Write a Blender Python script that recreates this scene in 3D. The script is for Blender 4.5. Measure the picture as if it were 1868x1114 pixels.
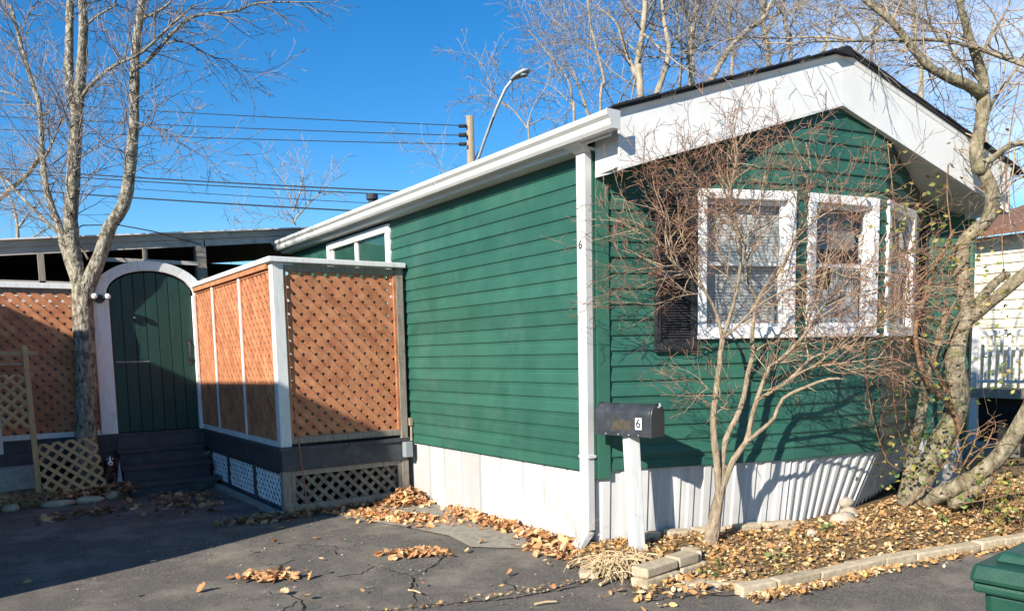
import bpy, math, random
from mathutils import Vector, Matrix
# ------------------------------------------------------------------ camera, sky, sun
scene = bpy.context.scene
for o in list(bpy.data.objects): bpy.data.objects.remove(o)
COL = scene.collection
R = math.radians
CAM = Vector((-3.8566, -4.4832, 1.4984)); YAW, PITCH, ROLL = 0.6036, -0.1039, -0.0213
FPX, PPX, PPY = 1444.4, 934.0, 796.6
FW = Vector((math.sin(YAW)*math.cos(PITCH), math.cos(YAW)*math.cos(PITCH), math.sin(PITCH)))
_rt = Vector((math.cos(YAW), -math.sin(YAW), 0)); _up = _rt.cross(FW)
RT = _rt*math.cos(ROLL) + _up*math.sin(ROLL); UP = -_rt*math.sin(ROLL) + _up*math.cos(ROLL)
cd = bpy.data.cameras.new('camera'); cam = bpy.data.objects.new('camera', cd); COL.objects.link(cam)
cd.sensor_width = 36.0; cd.lens = FPX/1868*36; cd.shift_y = (PPY-557)/1868; cd.clip_end = 600; cd.clip_start = 0.05
M = Matrix((RT, UP, -FW)).transposed().to_4x4(); M.translation = CAM; cam.matrix_world = M
scene.camera = cam
def at(x, y, D):                       # measured point: image ray at depth D metres along the view
    return CAM + (FW + RT*((x-PPX)/FPX) - UP*((y-PPY)/FPX))*D

SUN_AZ, SUN_EL = R(70), R(29)          # the heading in which light travels, and height of the sun
w = bpy.data.worlds.new('World'); scene.world = w; w.use_nodes = True
nt = w.node_tree; nt.nodes.clear()
sky = nt.nodes.new('ShaderNodeTexSky'); sky.sky_type = 'NISHITA'; sky.sun_disc = False
sky.sun_elevation = SUN_EL; sky.sun_rotation = SUN_AZ + math.pi
sky.air_density = 1.0; sky.dust_density = 0.0; sky.ozone_density = 4.0; sky.altitude = 400
tc = nt.nodes.new('ShaderNodeTexCoord'); mp = nt.nodes.new('ShaderNodeMapping'); mp.inputs['Scale'].default_value = (1.6, 1.6, 5.0)
mp.inputs['Location'].default_value = (2.35, 1.2, 0.6)
nz = nt.nodes.new('ShaderNodeTexNoise'); nz.inputs['Scale'].default_value = 1.5; nz.inputs['Detail'].default_value = 8; nz.inputs['Roughness'].default_value = 0.6
rp = nt.nodes.new('ShaderNodeValToRGB'); rp.color_ramp.elements[0].position = 0.40; rp.color_ramp.elements[1].position = 0.72
rp.color_ramp.elements[1].color = (0.75, 0.75, 0.75, 1)
mx = nt.nodes.new('ShaderNodeMixRGB'); mx.inputs['Color2'].default_value = (7.2, 7.6, 8.4, 1)
bg = nt.nodes.new('ShaderNodeBackground'); bg.inputs['Strength'].default_value = 0.098
out = nt.nodes.new('ShaderNodeOutputWorld')
L = nt.links.new
L(tc.outputs['Generated'], mp.inputs['Vector']); L(mp.outputs['Vector'], nz.inputs['Vector']); L(nz.outputs['Fac'], rp.inputs['Fac'])
hs = nt.nodes.new('ShaderNodeHueSaturation'); hs.inputs['Saturation'].default_value = 1.32
cdir = nt.nodes.new('ShaderNodeVectorMath'); cdir.operation = 'DOT_PRODUCT'; cdir.inputs[1].default_value = (.93, .30, .22)   # a bank of thin cloud low in the east
cm = nt.nodes.new('ShaderNodeMapRange'); cm.interpolation_type = 'SMOOTHSTEP'; cm.inputs['From Min'].default_value = .86; cm.inputs['From Max'].default_value = .97
L(tc.outputs['Generated'], cdir.inputs[0]); L(cdir.outputs['Value'], cm.inputs['Value'])
cmul = nt.nodes.new('ShaderNodeMath'); cmul.operation = 'MULTIPLY'; L(rp.outputs['Color'], cmul.inputs[0]); L(cm.outputs['Result'], cmul.inputs[1])
L(cmul.outputs[0], mx.inputs['Fac']); L(sky.outputs['Color'], hs.inputs['Color']); L(hs.outputs['Color'], mx.inputs['Color1']); L(mx.outputs['Color'], bg.inputs['Color']); L(bg.outputs['Background'], out.inputs['Surface'])
sl = bpy.data.lights.new('sun', 'SUN'); sl.energy = 5.0; sl.angle = R(0.53); sl.color = (1.0, 0.93, 0.82)
so = bpy.data.objects.new('sun', sl); COL.objects.link(so)
sd = Vector((math.sin(SUN_AZ)*math.cos(SUN_EL), math.cos(SUN_AZ)*math.cos(SUN_EL), -math.sin(SUN_EL)))
so.rotation_euler = sd.to_track_quat('-Z', 'Y').to_euler(); so.location = (-20, -6, 14)
vs = scene.view_settings; vs.view_transform = 'Standard'; vs.look = 'None'; vs.gamma = 1; vs.exposure = 0.88; vs.use_curve_mapping = False

# ------------------------------------------------------------------ materials
def srgb(h):
    h = h.lstrip('#'); return tuple(((int(h[i:i+2], 16)/255+0.055)/1.055)**2.4 if int(h[i:i+2], 16) > 10 else int(h[i:i+2], 16)/255/12.92 for i in (0, 2, 4))
MATS = {}
def mat(name, c1, c2=None, scale=6, rough=0.7, bump=0.0, bscale=60, stretch=(1, 1, 1), spec=0.3, detail=5, metal=0, c3=None, s3=1.5, lo=.35, hi=.68, attr=None, coord='Object', lo3=.55, hi3=.72, bd=.01):
    """two-tone procedural surface: noise-mixed colours, optional large stains (c3) and fine relief"""
    m = bpy.data.materials.new(name); m.use_nodes = True; n = m.node_tree.nodes; l = m.node_tree.links.new
    b = n['Principled BSDF']; b.inputs['Roughness'].default_value = rough; b.inputs['Metallic'].default_value = metal
    b.inputs['Specular IOR Level'].default_value = spec
    t = n.new('ShaderNodeTexCoord'); g = n.new('ShaderNodeMapping'); g.inputs['Scale'].default_value = stretch
    l(t.outputs[coord], g.inputs['Vector'])
    c2 = c2 or c1
    z = n.new('ShaderNodeTexNoise'); z.inputs['Scale'].default_value = scale; z.inputs['Detail'].default_value = detail; z.inputs['Roughness'].default_value = .62
    l(g.outputs['Vector'], z.inputs['Vector'])
    r = n.new('ShaderNodeValToRGB'); e = r.color_ramp.elements; e[0].position = lo; e[1].position = hi; e[0].color = (*c1, 1); e[1].color = (*c2, 1)
    l(z.outputs['Fac'], r.inputs['Fac']); col = r.outputs['Color']
    if c3:
        z3 = n.new('ShaderNodeTexNoise'); z3.inputs['Scale'].default_value = s3; z3.inputs['Detail'].default_value = 7; z3.inputs['Roughness'].default_value = .65
        l(t.outputs[coord], z3.inputs['Vector'])
        r3 = n.new('ShaderNodeMapRange'); r3.inputs['From Min'].default_value = lo3; r3.inputs['From Max'].default_value = hi3
        l(z3.outputs['Fac'], r3.inputs['Value'])
        x3 = n.new('ShaderNodeMixRGB'); x3.inputs['Color2'].default_value = (*c3, 1); l(r3.outputs['Result'], x3.inputs['Fac']); l(col, x3.inputs['Color1']); col = x3.outputs['Color']
    if attr:
        a = n.new('ShaderNodeAttribute'); a.attribute_name = attr
        xa = n.new('ShaderNodeMixRGB'); xa.blend_type = 'MULTIPLY'; xa.inputs['Fac'].default_value = 1; l(a.outputs['Color'], xa.inputs['Color1']); l(col, xa.inputs['Color2']); col = xa.outputs['Color']
    else:
        oi = n.new('ShaderNodeObjectInfo'); hv = n.new('ShaderNodeHueSaturation'); mr = n.new('ShaderNodeMapRange')
        mr.inputs['To Min'].default_value = .88; mr.inputs['To Max'].default_value = 1.1
        l(oi.outputs['Random'], mr.inputs['Value']); l(mr.outputs['Result'], hv.inputs['Value']); l(col, hv.inputs['Color']); col = hv.outputs['Color']
    l(col, b.inputs['Base Color'])
    rr = n.new('ShaderNodeMapRange'); rr.inputs['To Min'].default_value = max(.02, rough-.12); rr.inputs['To Max'].default_value = min(1, rough+.12); l(z.outputs['Fac'], rr.inputs['Value']); l(rr.outputs['Result'], b.inputs['Roughness'])
    if bump:
        zb = n.new('ShaderNodeTexNoise'); zb.inputs['Scale'].default_value = bscale; zb.inputs['Detail'].default_value = 6; l(g.outputs['Vector'], zb.inputs['Vector'])
        bp = n.new('ShaderNodeBump'); bp.inputs['Strength'].default_value = bump; bp.inputs['Distance'].default_value = bd; l(zb.outputs['Fac'], bp.inputs['Height']); l(bp.outputs['Normal'], b.inputs['Normal'])
    MATS[name] = m; return m
mat('green_siding', (.021, .087, .062), (.029, .108, .077), 3, .5, .06, 40, (1, 1, 1), .35, c3=(.070, .145, .116), s3=1.7, lo3=.53, hi3=.95)
mat('green_siding_greyed', (.024, .085, .062), (.036, .10, .076), 3, .6, .08, 40, (1, 1, 1), .3, c3=(.115, .125, .115), s3=1.6, lo3=.42, hi3=.66)  # greyer, more mottled green for the receding right facet
mat('green_trim', (.025, .094, .066), (.031, .110, .076), 5, .42, .03, 40, spec=.35)
mat('door_green', (.011, .044, .036), (.016, .057, .047), 6, .5, .05, 50, (4, 4, .6), .35)
mat('skirt_white', (.43, .425, .41), (.51, .505, .49), 4, .45, .04, 30, (1, 1, .25), .35, c3=(.36, .345, .31), s3=2.2, lo3=.56, hi3=.85)
mat('white_metal', (.60, .595, .57), (.68, .675, .65), 4, .42, .03, 30, spec=.4, c3=(.50, .485, .43), s3=2.5, lo3=.58, hi3=.85)
mat('fascia_white', (.68, .675, .65), (.75, .745, .72), 4, .45, .04, 25, spec=.35, c3=(.58, .57, .53), s3=1.4, lo3=.55, hi3=.85)
mat('white_trim', (.72, .715, .69), (.79, .785, .765), 7, .5, .04, 40, spec=.35, c3=(.56, .54, .48), s3=3, lo3=.6, hi3=.85)
mat('white_paint_wood', (.62, .625, .60), (.74, .745, .72), 8, .6, .12, 60, (6, 6, .7), .25, c3=(.42, .40, .35), s3=5, lo3=.6, hi3=.8)
mat('soffit_white', (.60, .60, .59), (.68, .68, .66), 5, .6, .03)
mat('cedar_lattice', (.36, .135, .066), (.54, .245, .122), 9, .75, .15, 90, (1, 1, 1), .2, c3=(.30, .13, .06), s3=5)
mat('tan_lattice', (.40, .25, .12), (.52, .345, .175), 9, .75, .15, 90, spec=.2, c3=(.40, .25, .12), s3=5)
mat('grey_wood', (.20, .175, .14), (.34, .30, .245), 8, .85, .3, 60, (9, 9, .8), .15, c3=(.12, .095, .07), s3=4)
mat('grey_lattice', (.13, .115, .09), (.24, .215, .17), 8, .85, .3, 60, spec=.15, c3=(.30, .27, .21), s3=5)
mat('grey_beam', (.42, .375, .335), (.58, .53, .48), 8, .85, .3, 60, (.8, 6, 9), .15, c3=(.26, .225, .20), s3=3)
mat('deck_grey', (.050, .052, .056), (.075, .078, .083), 6, .7, .15, 50, (1, 6, 1), .25, c3=(.10, .10, .10), s3=6)
mat('white_lattice', (.66, .67, .68), (.78, .79, .79), 8, .6, .1, spec=.25)
mat('interior_shade', (.014, .013, .014), (.03, .028, .028), 3, .8, .1, 30, spec=.1)  # near-black colour standing in for shade inside and beneath the buildings
mat('asphalt', (.072, .066, .059), (.215, .195, .170), 75, .93, .9, 300, spec=.12, c3=(.29, .25, .20), s3=1.9, detail=9, lo3=.47, hi3=.74)
mat('sand', (.12, .11, .095), (.21, .19, .16), 60, .95, .6, 220, spec=.1, c3=(.09, .085, .075), s3=9)
mat('crack', (.016, .015, .014), (.03, .027, .023), 30, .95, .6, 200, spec=.05)
mat('concrete', (.24, .215, .175), (.37, .335, .275), 22, .9, .4, 160, spec=.15, c3=(.16, .145, .12), s3=4)
mat('edging', (.40, .325, .215), (.56, .47, .335), 26, .92, .6, 170, spec=.12, c3=(.28, .23, .15), s3=9)
mat('fieldstone', (.36, .30, .22), (.52, .45, .35), 12, .85, .5, 90, spec=.2, c3=(.24, .19, .13), s3=9)
mat('soil', (.10, .07, .038), (.22, .155, .085), 16, .95, .9, 120, spec=.08, c3=(.16, .12, .06), s3=5)
mat('ground', (.055, .05, .03), (.10, .085, .05), 4, .95, .5, 40, spec=.08)
mat('leaf_dry', (.85, .85, .85), (1.1, 1.1, 1.1), 30, .75, .2, 120, spec=.2, attr='Col')
mat('leaf_green', (.85, .85, .85), (1.1, 1.1, 1.1), 30, .55, .1, 120, spec=.35, attr='Col')
mat('bark_grey', (.09, .075, .055), (.40, .36, .28), 24, .9, 1.0, 34, (1, 1, .5), .12, c3=(.36, .37, .27), s3=11, bd=.035, lo=.38, hi=.62)
mat('bark_pale', (.11, .09, .058), (.34, .295, .205), 18, .88, 1.0, 34, (1, 1, .6), .12, bd=.03, c3=(.20, .19, .095), s3=6)
mat('bark_maple', (.20, .148, .098), (.41, .325, .23), 26, .8, .9, 60, (1, 1, .35), .15, bd=.02, c3=(.22, .215, .12), s3=7)
mat('twig_tan', (.30, .22, .14), (.46, .36, .24), 20, .8, spec=.15)
mat('twig_red', (.115, .055, .042), (.29, .17, .11), 14, .75, spec=.15)
mat('twig_grey', (.15, .125, .115), (.27, .23, .205), 12, .8, spec=.15)
mat('twig_pale', (.19, .16, .13), (.34, .295, .245), 8, .8, spec=.15)
mat('twig_dark', (.07, .055, .05), (.14, .11, .10), 12, .8, spec=.15)
mat('bark_far', (.22, .185, .135), (.42, .365, .28), 6, .9, .4, 20, (1, 1, .5), .1)
mat('vine_brown', (.17, .095, .055), (.30, .19, .11), 20, .8, .3, 90, spec=.15)
mat('straw', (.40, .29, .16), (.58, .45, .28), 20, .85, spec=.15)
mat('shingle', (.018, .018, .02), (.045, .045, .048), 60, .9, .8, 180, spec=.15)
mat('black_metal', (.022, .026, .031), (.038, .043, .05), 9, .42, .08, 60, spec=.45, c3=(.075, .08, .085), s3=6)
mat('shutter_black', (.020, .020, .022), (.034, .034, .036), 9, .5, .05, 60, spec=.35)
mat('paper_white', (.74, .73, .68), (.8, .79, .75), 20, .7)
mat('ink', (.012, .012, .012), (.02, .02, .02), 20, .6)
mat('rust_label', (.055, .045, .035), (.085, .07, .05), 30, .6)
mat('blind', (.62, .61, .58), (.70, .69, .66), 6, .6)
mat('insect_screen', (.20, .20, .19), (.24, .24, .23), 40, .8)
mat('grey_plastic', (.24, .27, .29), (.30, .33, .35), 8, .45, .03, spec=.4)
mat('galvanized', (.34, .37, .40), (.46, .49, .52), 8, .4, .05, spec=.5, metal=.3)
mat('pole_wood', (.20, .16, .11), (.34, .28, .20), 10, .9, .5, 30, (8, 8, .5), .1)
mat('wire', (.012, .014, .018), (.02, .022, .026), 3, .6)
mat('bin_green', (.010, .055, .036), (.016, .075, .05), 8, .48, .1, 140, spec=.4, c3=(.03, .085, .062), s3=7)
mat('cream_siding', (.74, .69, .50), (.80, .76, .58), 4, .6, .05, 40)
mat('roof_brown', (.15, .075, .05), (.23, .12, .08), 30, .9, .5, 120)
mat('stucco', (.26, .24, .21), (.36, .335, .295), 22, .9, .5, 110, spec=.1)
mat('copper_rod', (.25, .10, .06), (.34, .15, .09), 10, .6)
mat('dog_brown', (.055, .022, .015), (.09, .04, .025), 10, .5)
mat('cable_tan', (.30, .24, .17), (.4, .33, .24), 10, .7)
mat('lens', (.78, .78, .76), (.84, .84, .82), 10, .25, spec=.5)
def glass_mat(name, tint, gloss):
    m = bpy.data.materials.new(name); m.use_nodes = True; n = m.node_tree.nodes; l = m.node_tree.links.new
    n.remove(n['Principled BSDF']); o = n['Material Output']
    tr = n.new('ShaderNodeBsdfTransparent'); tr.inputs['Color'].default_value = (*tint, 1)
    gl = n.new('ShaderNodeBsdfGlossy'); gl.inputs['Roughness'].default_value = .02
    zb = n.new('ShaderNodeTexNoise'); zb.inputs['Scale'].default_value = 3; bp = n.new('ShaderNodeBump'); bp.inputs['Strength'].default_value = .04; l(zb.outputs['Fac'], bp.inputs['Height']); l(bp.outputs['Normal'], gl.inputs['Normal'])
    lw = n.new('ShaderNodeLayerWeight'); pw = n.new('ShaderNodeMath'); pw.operation = 'POWER'; pw.inputs[1].default_value = 4; l(lw.outputs['Facing'], pw.inputs[0])
    ma = n.new('ShaderNodeMath'); ma.operation = 'MULTIPLY_ADD'; ma.inputs[1].default_value = .8; ma.inputs[2].default_value = gloss; l(pw.outputs[0], ma.inputs[0]); mxs = n.new('ShaderNodeMixShader')
    l(ma.outputs[0], mxs.inputs['Fac']); l(tr.outputs[0], mxs.inputs[1]); l(gl.outputs[0], mxs.inputs[2]); l(mxs.outputs[0], o.inputs['Surface']); MATS[name] = m
glass_mat('glass', (.88, .90, .89), .05)
glass_mat('screened_glass', (.80, .81, .81), .03)

# ------------------------------------------------------------------ building helpers
class MB:
    """collects polygons, then becomes one mesh object"""
    def __init__(s): s.v = []; s.f = []; s.c = []
    def poly(s, pts):
        i = len(s.v); s.v += [tuple(p) for p in pts]; s.f.append(tuple(range(i, i+len(pts))))
    def hexa(s, p):                               # 8 points: bottom ring 0-3, top ring 4-7
        i = len(s.v); s.v += [tuple(q) for q in p]
        for q in ((3, 2, 1, 0), (4, 5, 6, 7), (0, 1, 5, 4), (1, 2, 6, 5), (2, 3, 7, 6), (3, 0, 4, 7)): s.f.append(tuple(i+k for k in q))
        return s
    def box(s, x0, x1, y0, y1, z0, z1):
        return s.hexa([(x0, y0, z0), (x1, y0, z0), (x1, y1, z0), (x0, y1, z0), (x0, y0, z1), (x1, y0, z1), (x1, y1, z1), (x0, y1, z1)])
    def obox(s, o, u, v, n, u0, u1, v0, v1, n0, n1):   # box in a local frame
        P = lambda a, b, c: o + u*a + v*b + n*c
        return s.hexa([P(u0, v0, n0), P(u1, v0, n0), P(u1, v0, n1), P(u0, v0, n1), P(u0, v1, n0), P(u1, v1, n0), P(u1, v1, n1), P(u0, v1, n1)])
    def prism(s, pts, d):                          # polygon extruded by vector d
        n = len(pts); i = len(s.v); d = Vector(d)
        s.v += [tuple(p) for p in pts] + [tuple(Vector(p)+d) for p in pts]
        s.f.append(tuple(range(i+n-1, i-1, -1))); s.f.append(tuple(range(i+n, i+2*n)))
        for k in range(n): s.f.append((i+k, i+(k+1) % n, i+n+(k+1) % n, i+n+k))
        return s
    def tube(s, pts, rad, k=6, cap=True):
        n = len(pts)
        if n < 2: return s
        i0 = len(s.v); a = None
        for j in range(n):
            t = (pts[min(j+1, n-1)]-pts[max(j-1, 0)])
            if t.length < 1e-9: t = Vector((0, 0, 1))
            t.normalize()
            if a is None:
                a = t.orthogonal().normalized()
            else:
                a = a - t*a.dot(t)
                a = a.normalized() if a.length > 1e-6 else t.orthogonal().normalized()
            b = t.cross(a); r = rad[j] if isinstance(rad, (list, tuple)) else rad; p = pts[j]
            for q in range(k):
                an = 2*math.pi*q/k; x = math.cos(an)*r; y = math.sin(an)*r
                s.v.append((p.x+a.x*x+b.x*y, p.y+a.y*x+b.y*y, p.z+a.z*x+b.z*y))
        for j in range(n-1):
            for q in range(k):
                q2 = (q+1) % k; s.f.append((i0+j*k+q, i0+j*k+q2, i0+(j+1)*k+q2, i0+(j+1)*k+q))
        if cap:
            s.f.append(tuple(i0+q for q in reversed(range(k)))); s.f.append(tuple(i0+(n-1)*k+q for q in range(k)))
        return s
    def lathe(s, o, prof, k=12):                   # profile of (radius, z) about a vertical axis at o
        i0 = len(s.v); n = len(prof)
        for r, z in prof:
            for q in range(k): s.v.append((o[0]+r*math.cos(2*math.pi*q/k), o[1]+r*math.sin(2*math.pi*q/k), o[2]+z))
        for j in range(n-1):
            for q in range(k): s.f.append((i0+j*k+q, i0+j*k+(q+1) % k, i0+(j+1)*k+(q+1) % k, i0+(j+1)*k+q))
        s.f.append(tuple(i0+q for q in reversed(range(k)))); s.f.append(tuple(i0+(n-1)*k+q for q in range(k)))
        return s
    def ball(s, o, rx, ry, rz, k=10, jit=0, rng=None):
        i0 = len(s.v); m = k//2+1
        for j in range(m+1):
            th = math.pi*j/m
            for q in range(k):
                ph = 2*math.pi*q/k; g = 1+(rng.uniform(-jit, jit) if rng else 0)
                s.v.append((o[0]+rx*g*math.sin(th)*math.cos(ph), o[1]+ry*g*math.sin(th)*math.sin(ph), o[2]+rz*g*math.cos(th)))
        for j in range(m):
            for q in range(k): s.f.append((i0+j*k+q, i0+(j+1)*k+q, i0+(j+1)*k+(q+1) % k, i0+j*k+(q+1) % k))
        return s
    def mesh(s, name, m, smooth=False):
        me = bpy.data.meshes.new(name); me.from_pydata(s.v, [], s.f); me.update()
        if s.c:
            at_ = me.color_attributes.new('Col', 'FLOAT_COLOR', 'POINT')
            at_.data.foreach_set('color', [x for c in s.c for x in (*c, 1)])
        if smooth: me.polygons.foreach_set('use_smooth', [True]*len(me.polygons))
        if m: me.materials.append(MATS[m])
        return me
    def build(s, name, m, parent=None, smooth=False, bevel=0, kind=None, label=None):
        o = bpy.data.objects.new(name, s.mesh(name, m, smooth)); COL.objects.link(o)
        if parent: o.parent = parent; o.matrix_parent_inverse = parent.matrix_basis.inverted() if parent.matrix_basis else Matrix()
        if bevel:
            b = o.modifiers.new('bevel', 'BEVEL'); b.width = bevel; b.segments = 2; b.limit_method = 'ANGLE'; b.angle_limit = R(40)
        if kind: o['kind'] = kind
        if label: o['label'] = label
        return o
def thing(name, label, cat, loc=(0, 0, 0), group=None):
    o = bpy.data.objects.new(name, None); COL.objects.link(o); o.location = loc; o.empty_display_size = .1
    o['label'] = label; o['category'] = cat
    if group: o['group'] = group
    return o
def tag(o, label, cat, group=None):
    o['label'] = label; o['category'] = cat
    if group: o['group'] = group
    return o
Z = Vector((0, 0, 1))
V = Vector
ORD = ['first', 'second', 'third', 'fourth', 'fifth', 'sixth', 'seventh', 'eighth', 'ninth', 'tenth', 'eleventh', 'twelfth', 'thirteenth', 'fourteenth', 'fifteenth', 'sixteenth', 'seventeenth', 'eighteenth', 'nineteenth', 'twentieth']+['twenty-'+w_ for w_ in ('first', 'second', 'third', 'fourth', 'fifth', 'sixth', 'seventh', 'eighth', 'ninth')]
def clip_rect(poly, W, H):
    def cl(ps, ins, inter):
        o = []
        for i in range(len(ps)):
            a, b = ps[i-1], ps[i]
            if ins(b):
                if not ins(a): o.append(inter(a, b))
                o.append(b)
            elif ins(a): o.append(inter(a, b))
        return o
    def lerp(a, b, k, c): t = (c-a[k])/(b[k]-a[k]); return (a[0]+(b[0]-a[0])*t, a[1]+(b[1]-a[1])*t)
    for k, c, sg in ((0, 0, 1), (0, W, -1), (1, 0, 1), (1, H, -1)):
        if len(poly) < 3: return []
        poly = cl(poly, lambda p: sg*(p[k]-c) >= 0, lambda a, b: lerp(a, b, k, c))
    return poly
def lattice(parent, o, u, n, W, H, pitch, width, thick, m, rng, name='lattice_strip', shape=None, v=Vector((0, 0, 1))):
    """diagonal strips in two crossing layers filling a W x H panel; every strip an object"""
    s2 = math.sqrt(.5); cnt = 0
    for layer in (0, 1):
        N = int((W+H)*s2/pitch)+2; off = rng.uniform(0, pitch)
        for k in range(-1, N+1):
            c = k*pitch+off; hw = width/2
            if layer == 0:   # falling to the right
                band = [((c-hw)/s2, 0), ((c+hw)/s2, 0), ((c+hw)/s2-(H+W)*1.2, (H+W)*1.2), ((c-hw)/s2-(H+W)*1.2, (H+W)*1.2)]
                band = [(x+(-0.3 if 0 else 0), y) for x, y in band]
                ext = [(band[0][0]+1, -1), (band[1][0]+1, -1), band[2], band[3]]
            else:
                c0 = c-H*s2
                ext = [((c0-hw)/s2-1, -1), ((c0+hw)/s2-1, -1), ((c0+hw)/s2+(H+W)*1.2, (H+W)*1.2), ((c0-hw)/s2+(H+W)*1.2, (H+W)*1.2)]
            pg = clip_rect(ext, W, H) if shape is None else shape(ext)
            if len(pg) < 3: continue
            ar = abs(sum(pg[i-1][0]*pg[i][1]-pg[i][0]*pg[i-1][1] for i in range(len(pg))))/2
            if ar < 2e-4: continue
            zoff = (thick+.001)*(1-layer)+rng.uniform(0, .0015)
            MB().prism([o+u*p[0]+v*p[1]+n*zoff for p in pg], n*thick).build(name, m, parent); cnt += 1
    return cnt
# ------------------------------------------------------------------ ground
rng = random.Random(7)
def grid_obj(name, x0, x1, y0, y1, step, zf, m, keep=None, parent=None):
    b = MB(); nx = int((x1-x0)/step)+1; ny = int((y1-y0)/step)+1; idx = {}
    for j in range(ny):
        for i in range(nx):
            x = x0+i*step; y = y0+j*step
            if keep is None or keep(x, y): idx[i, j] = len(b.v); b.v.append((x, y, zf(x, y)))
    for j in range(ny-1):
        for i in range(nx-1):
            k = [(i, j), (i+1, j), (i+1, j+1), (i, j+1)]
            if all(q in idx for q in k): b.f.append(tuple(idx[q] for q in k))
    return b.build(name, m, parent, True)
g = MB(); g.poly([(-150, -150, -.06), (200, -150, -.06), (200, 250, -.06), (-150, 250, -.06)]); go = g.build('ground', 'ground'); go['kind'] = 'structure'
def az(x, y): return .006*math.sin(1.7*x+.6)*math.cos(1.3*y)+.004*math.sin(3.9*y+x)-.004
drive = grid_obj('driveway', -14, 14, -10, 6.4, .2, az, 'asphalt'); drive['kind'] = 'structure'
def ribbon(pts, wd, m, name, zz=.006, rg=rng, parent=drive):
    b = MB(); lft = []; rgt = []
    P = []
    for i in range(len(pts)-1):
        a, c = V((*pts[i], 0)), V((*pts[i+1], 0)); n = max(2, int((c-a).length/.05))
        P += [a.lerp(c, k/n)+V((rg.gauss(0, .012), rg.gauss(0, .012), 0)) for k in range(n)]
    P.append(V((*pts[-1], 0)))
    for i, p in enumerate(P):
        d = (P[min(i+1, len(P)-1)]-P[max(i-1, 0)]).normalized(); q = V((-d.y, d.x, 0))*wd*rg.uniform(.25, 1)*(.4 if i in (0, len(P)-1) else 1)
        z = az(p.x, p.y)+zz; lft.append((p.x+q.x, p.y+q.y, z)); rgt.append((p.x-q.x, p.y-q.y, z))
    for i in range(len(P)-1): b.poly([lft[i], rgt[i], rgt[i+1], lft[i+1]])
    return b.build(name, m, parent)
ribbon([(-2.6, -.22), (-1.9, -.28), (-1.58, -.35), (-1.09, -.53), (-.66, -.58), (-.45, -.52)], .008, 'crack', 'crack')
ribbon([(-1.5, .62), (-1.42, .3), (-1.55, .05), (-1.72, -.3)], .006, 'crack', 'crack')
ribbon([(-1.42, .3), (-1.2, .42), (-.95, .66)], .006, 'crack', 'crack')
ribbon([(-1.58, -.37), (-1.09, -.55), (-.66, -.60)], .02, 'sand', 'crack_debris', .010)
ribbon([(-1.46, .45), (-1.43, .28), (-1.55, .05)], .012, 'sand', 'crack_debris', .010)
ribbon([(-.69, -1.06), (-.25, -1.22), (.1, -1.5)], .008, 'crack', 'crack')
ribbon([(-2.35, .55), (-2.2, .3), (-2.28, .05), (-2.2, -.3)], .006, 'crack', 'crack')
ribbon([(-2.28, .05), (-2.5, -.1), (-2.75, -.05)], .005, 'crack', 'crack')
ribbon([(-1.05, -.55), (-.98, -.2), (-.75, .05)], .005, 'crack', 'crack')
ribbon([(-1.75, 1.75), (-1.5, 1.45), (-1.6, 1.2)], .006, 'crack', 'crack')
def patch(cx, cy, rx, ry, m, name, zz=.005, n=26, rot=0, parent=drive):
    b = MB(); pts = []
    for k in range(n):
        a = 2*math.pi*k/n; r_ = rng.uniform(.8, 1.12); x, y = rx*r_*math.cos(a), ry*r_*math.sin(a)
        px, py = cx+x*math.cos(rot)-y*math.sin(rot), cy+x*math.sin(rot)+y*math.cos(rot); pts.append((px, py, az(px, py)+zz))
    c = (cx, cy, az(cx, cy)+zz+.002)
    for k in range(n): b.poly([c, pts[k], pts[(k+1) % n]])
    return b.build(name, m, parent)
patch(-1.68, .73, .17, .14, 'sand', 'sand_patch', rot=.7)
patch(-2.03, 1.33, .12, .15, 'sand', 'sand_patch')
patch(-2.45, .2, .22, .10, 'sand', 'sand_patch', rot=.5)
# worn concrete strip along the side of the home
strip = MB()
sp = [(-1.05, 2.75), (-.98, 2.42), (-.75, 1.75), (-.62, 1.15), (-.68, .72), (-.36, .38), (-.22, .62), (-.02, .9), (-.02, 2.95), (-.6, 2.95)]
cc = (-.4, 1.7, .022)
for i in range(len(sp)):
    a, b_ = sp[i], sp[(i+1) % len(sp)]; strip.poly([cc, (*a, .007), (*b_, .007)])
so_ = strip.build('concrete_strip', 'concrete'); so_['kind'] = 'structure'
# raised planting bed in front of the home
BED = [(-.42, -.12), (-.46, -.45), (-.34, -.72), (.22, -.72), (.06, -1.0), (-.02, -1.30), (.42, -1.38), (1.22, -1.46), (2.75, -1.77), (5.0, -2.25), (7.2, -2.8), (7.2, .6), (0.0, .6), (-.2, .1)]
def inside(x, y, P=BED):
    c = False
    for i in range(len(P)):
        (x1, y1), (x2, y2) = P[i-1], P[i]
        if (y1 > y) != (y2 > y) and x < (x2-x1)*(y-y1)/(y2-y1)+x1: c = not c
    return c
def edist(x, y, P=BED):
    d = 9
    for i in range(len(P)):
        a, b_ = V((*P[i-1],)), V((*P[i],)); q = V((x, y)); e = b_-a; t = max(0, min(1, (q-a).dot(e)/e.length_squared)); d = min(d, (a+e*t-q).length)
    return d
def bz(x, y):
    d = edist(x, y)
    return (.006+min(.075, d*.3)+.012*math.sin(5*x+1)*math.sin(6*y)+.075*math.exp(-((x-2.95)**2/.8+(y+.95)**2/.18))
            + .02*math.exp(-((x-.66)**2+(y+.53)**2)/.05))
bed = grid_obj('garden_bed', -.5, 7.2, -2.85, .6, .07, bz, 'soil', lambda x, y: inside(x, y) or edist(x, y) < .04); bed['kind'] = 'structure'
lb = MB(); 
lbz = lambda x, y: .08+.06*math.sin(2*x)*math.cos(3*y)-.09*max(0, (5.0-y))
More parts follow.
